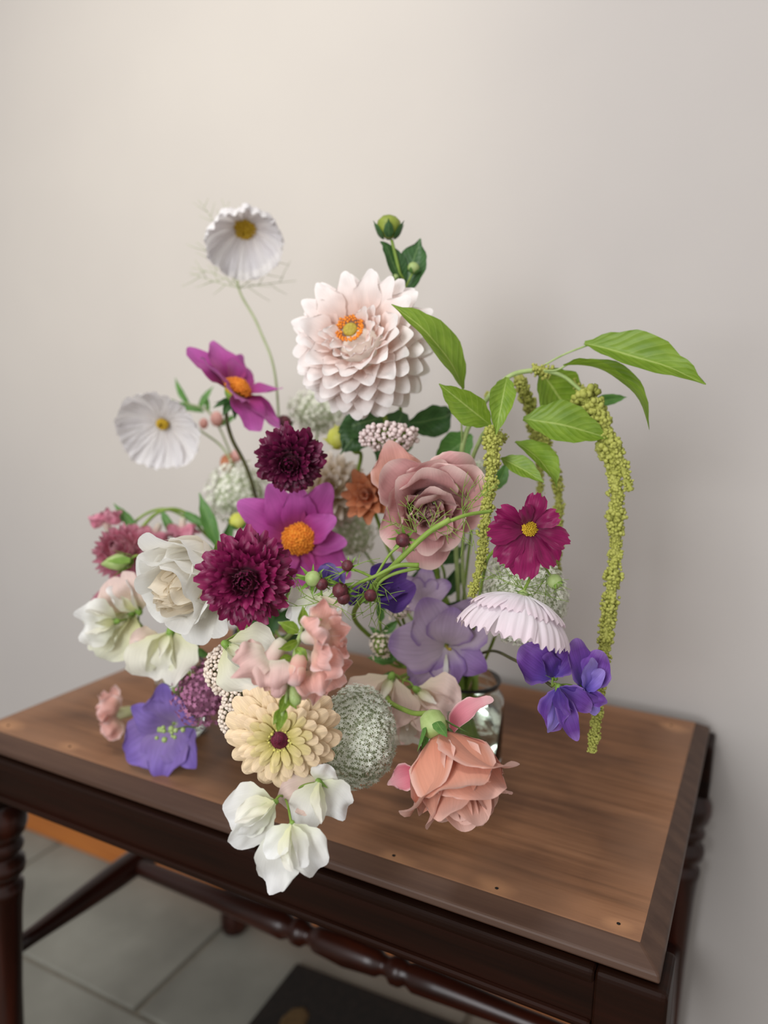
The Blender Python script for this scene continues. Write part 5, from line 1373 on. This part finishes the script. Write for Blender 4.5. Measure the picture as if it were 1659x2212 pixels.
t, lo = root_of('amaranth', 'shorter amaranth tassel hanging between the mauve rose and burgundy cosmos', 'flower', JB)
stem(t, lo + [at(1000, 1250, 0.78), at(1010, 1040, 0.74), at(1040, 945, 0.70), at(1062, 925, 0.675)], 0.002, FM['palegreen'])
tassel(t, [at(1062, 925, 0.67), at(1064, 985, 0.655), at(1056, 1070, 0.645), at(1046, 1150, 0.64), at(1038, 1220, 0.64), at(1018, 1290, 0.64)], m(17, 0.66), m(10, 0.64), 75, 9)
tassel(t, [at(1065, 930, 0.68), at(1095, 950, 0.68)], m(12, 0.68), m(8, 0.68), 18, 10)
leaf_at(t, (1095, 1000), (1070, 1060), 0.72, 0.72, 30, 'leaf_mid', seed=13)


# ---------------------------------------------------------------- loose greenery that fills the bunch
def leafy(label, J, pts, leaves, mat, size, wid, D, seed):
    t, lo = root_of('leaf_sprig', label, 'foliage', J)
    stem(t, lo + pts, 0.0016)
    ms = variants(3, 'leaf', size, wid, [0.15, 0.7, 1, 0.8, 0.4, 0.06], MT[mat], a=(0.2, -0.3, -0.4), cup=0.4, tip=0.05, fold=0.15, nz=0.2, nu=12, nv=8, seed=seed)
    for k, (px, py, d_, ang, el, rl, s) in enumerate(leaves):
        put('leaf', ms[k % 3], t, frame_x(px, py, d_, ang, el, rl) @ Matrix.Scale(s, 4))


leafy('dark leafy sprig under the mauve rose and above the gladiolus', JB, [at(960, 1330, 0.82), at(960, 1240, 0.80), at(940, 1200, 0.80)],
      [(955, 1290, 0.80, 60, 0, 20, 1.0), (950, 1250, 0.80, 130, 0, -10, 1.0), (945, 1215, 0.80, 30, 0, 30, 0.9), (950, 1230, 0.80, 200, 0, 0, 0.9), (960, 1310, 0.80, 10, 0, 30, 0.8), (965, 1300, 0.81, 150, 0, 0, 0.8)], 'leaf_deep', 0.045, 0.020, 0.8, 1700)
leafy('olive leafy sprig rising from the taller jar behind the zinnia', JA, [at(570, 1360, 0.87), at(590, 1310, 0.83)],
      [(570, 1385, 0.84, 70, 0, 20, 1.0), (575, 1360, 0.84, 120, 0, -10, 1.0), (590, 1340, 0.83, 30, 0, 30, 0.9), (575, 1400, 0.84, 160, 0, 0, 0.9), (585, 1390, 0.83, 20, 0, 30, 0.9), (590, 1320, 0.83, 95, 0, 30, 0.8)], 'leaf_deep', 0.045, 0.020, 0.84, 1720)
leafy('fresh green sprig between the statice and the beige-pink sweet pea', JB, [at(860, 1440, 0.79), at(830, 1400, 0.76), at(820, 1340, 0.75)],
      [(850, 1430, 0.76, 170, 0, 20, 0.8), (845, 1430, 0.76, 60, 0, -10, 0.8), (830, 1390, 0.75, 130, 0, 30, 0.7), (825, 1370, 0.75, 40, 0, 0, 0.7), (822, 1345, 0.75, 95, 0, 30, 0.8), (850, 1450, 0.76, 230, 0, 30, 0.7)], 'leaf_mid', 0.034, 0.014, 0.75, 1740)
leafy('green sprig tucked beneath the white rose', JC, [at(420, 1420, 0.82), at(430, 1370, 0.78)],
      [(425, 1390, 0.77, 150, 0, 20, 0.9), (428, 1380, 0.77, 40, 0, -10, 0.9), (430, 1370, 0.77, 185, 0, 30, 0.8), (424, 1400, 0.77, 210, 0, 0, 0.7), (420, 1400, 0.76, 330, 0, 0, 0.6)], 'leaf_mid', 0.034, 0.014, 0.77, 1760)

# like kinds carry one group
GROUPS = {'cosmos': 'cosmos in the bunch', 'sweet_pea': 'sweet pea sprays', 'dahlia': 'dahlias in the bunch', 'rose': 'garden roses', 'scabiosa': 'burgundy scabiosas', 'lace_flower': 'white lace flowers',
          'yarrow': 'yarrow heads', 'statice_sprig': 'statice sprigs', 'dahlia_bud': 'dahlia buds', 'snapdragon': 'snapdragons', 'amaranth': 'amaranth stems', 'leaf_sprig': 'leafy sprigs', 'glass_jar': 'glass jars', 'bud_sprig': 'bud sprigs'}
for o in C.objects:
    k = o.name.split('.')[0]
    if o.parent is None and k in GROUPS:
        o['group'] = GROUPS[k]
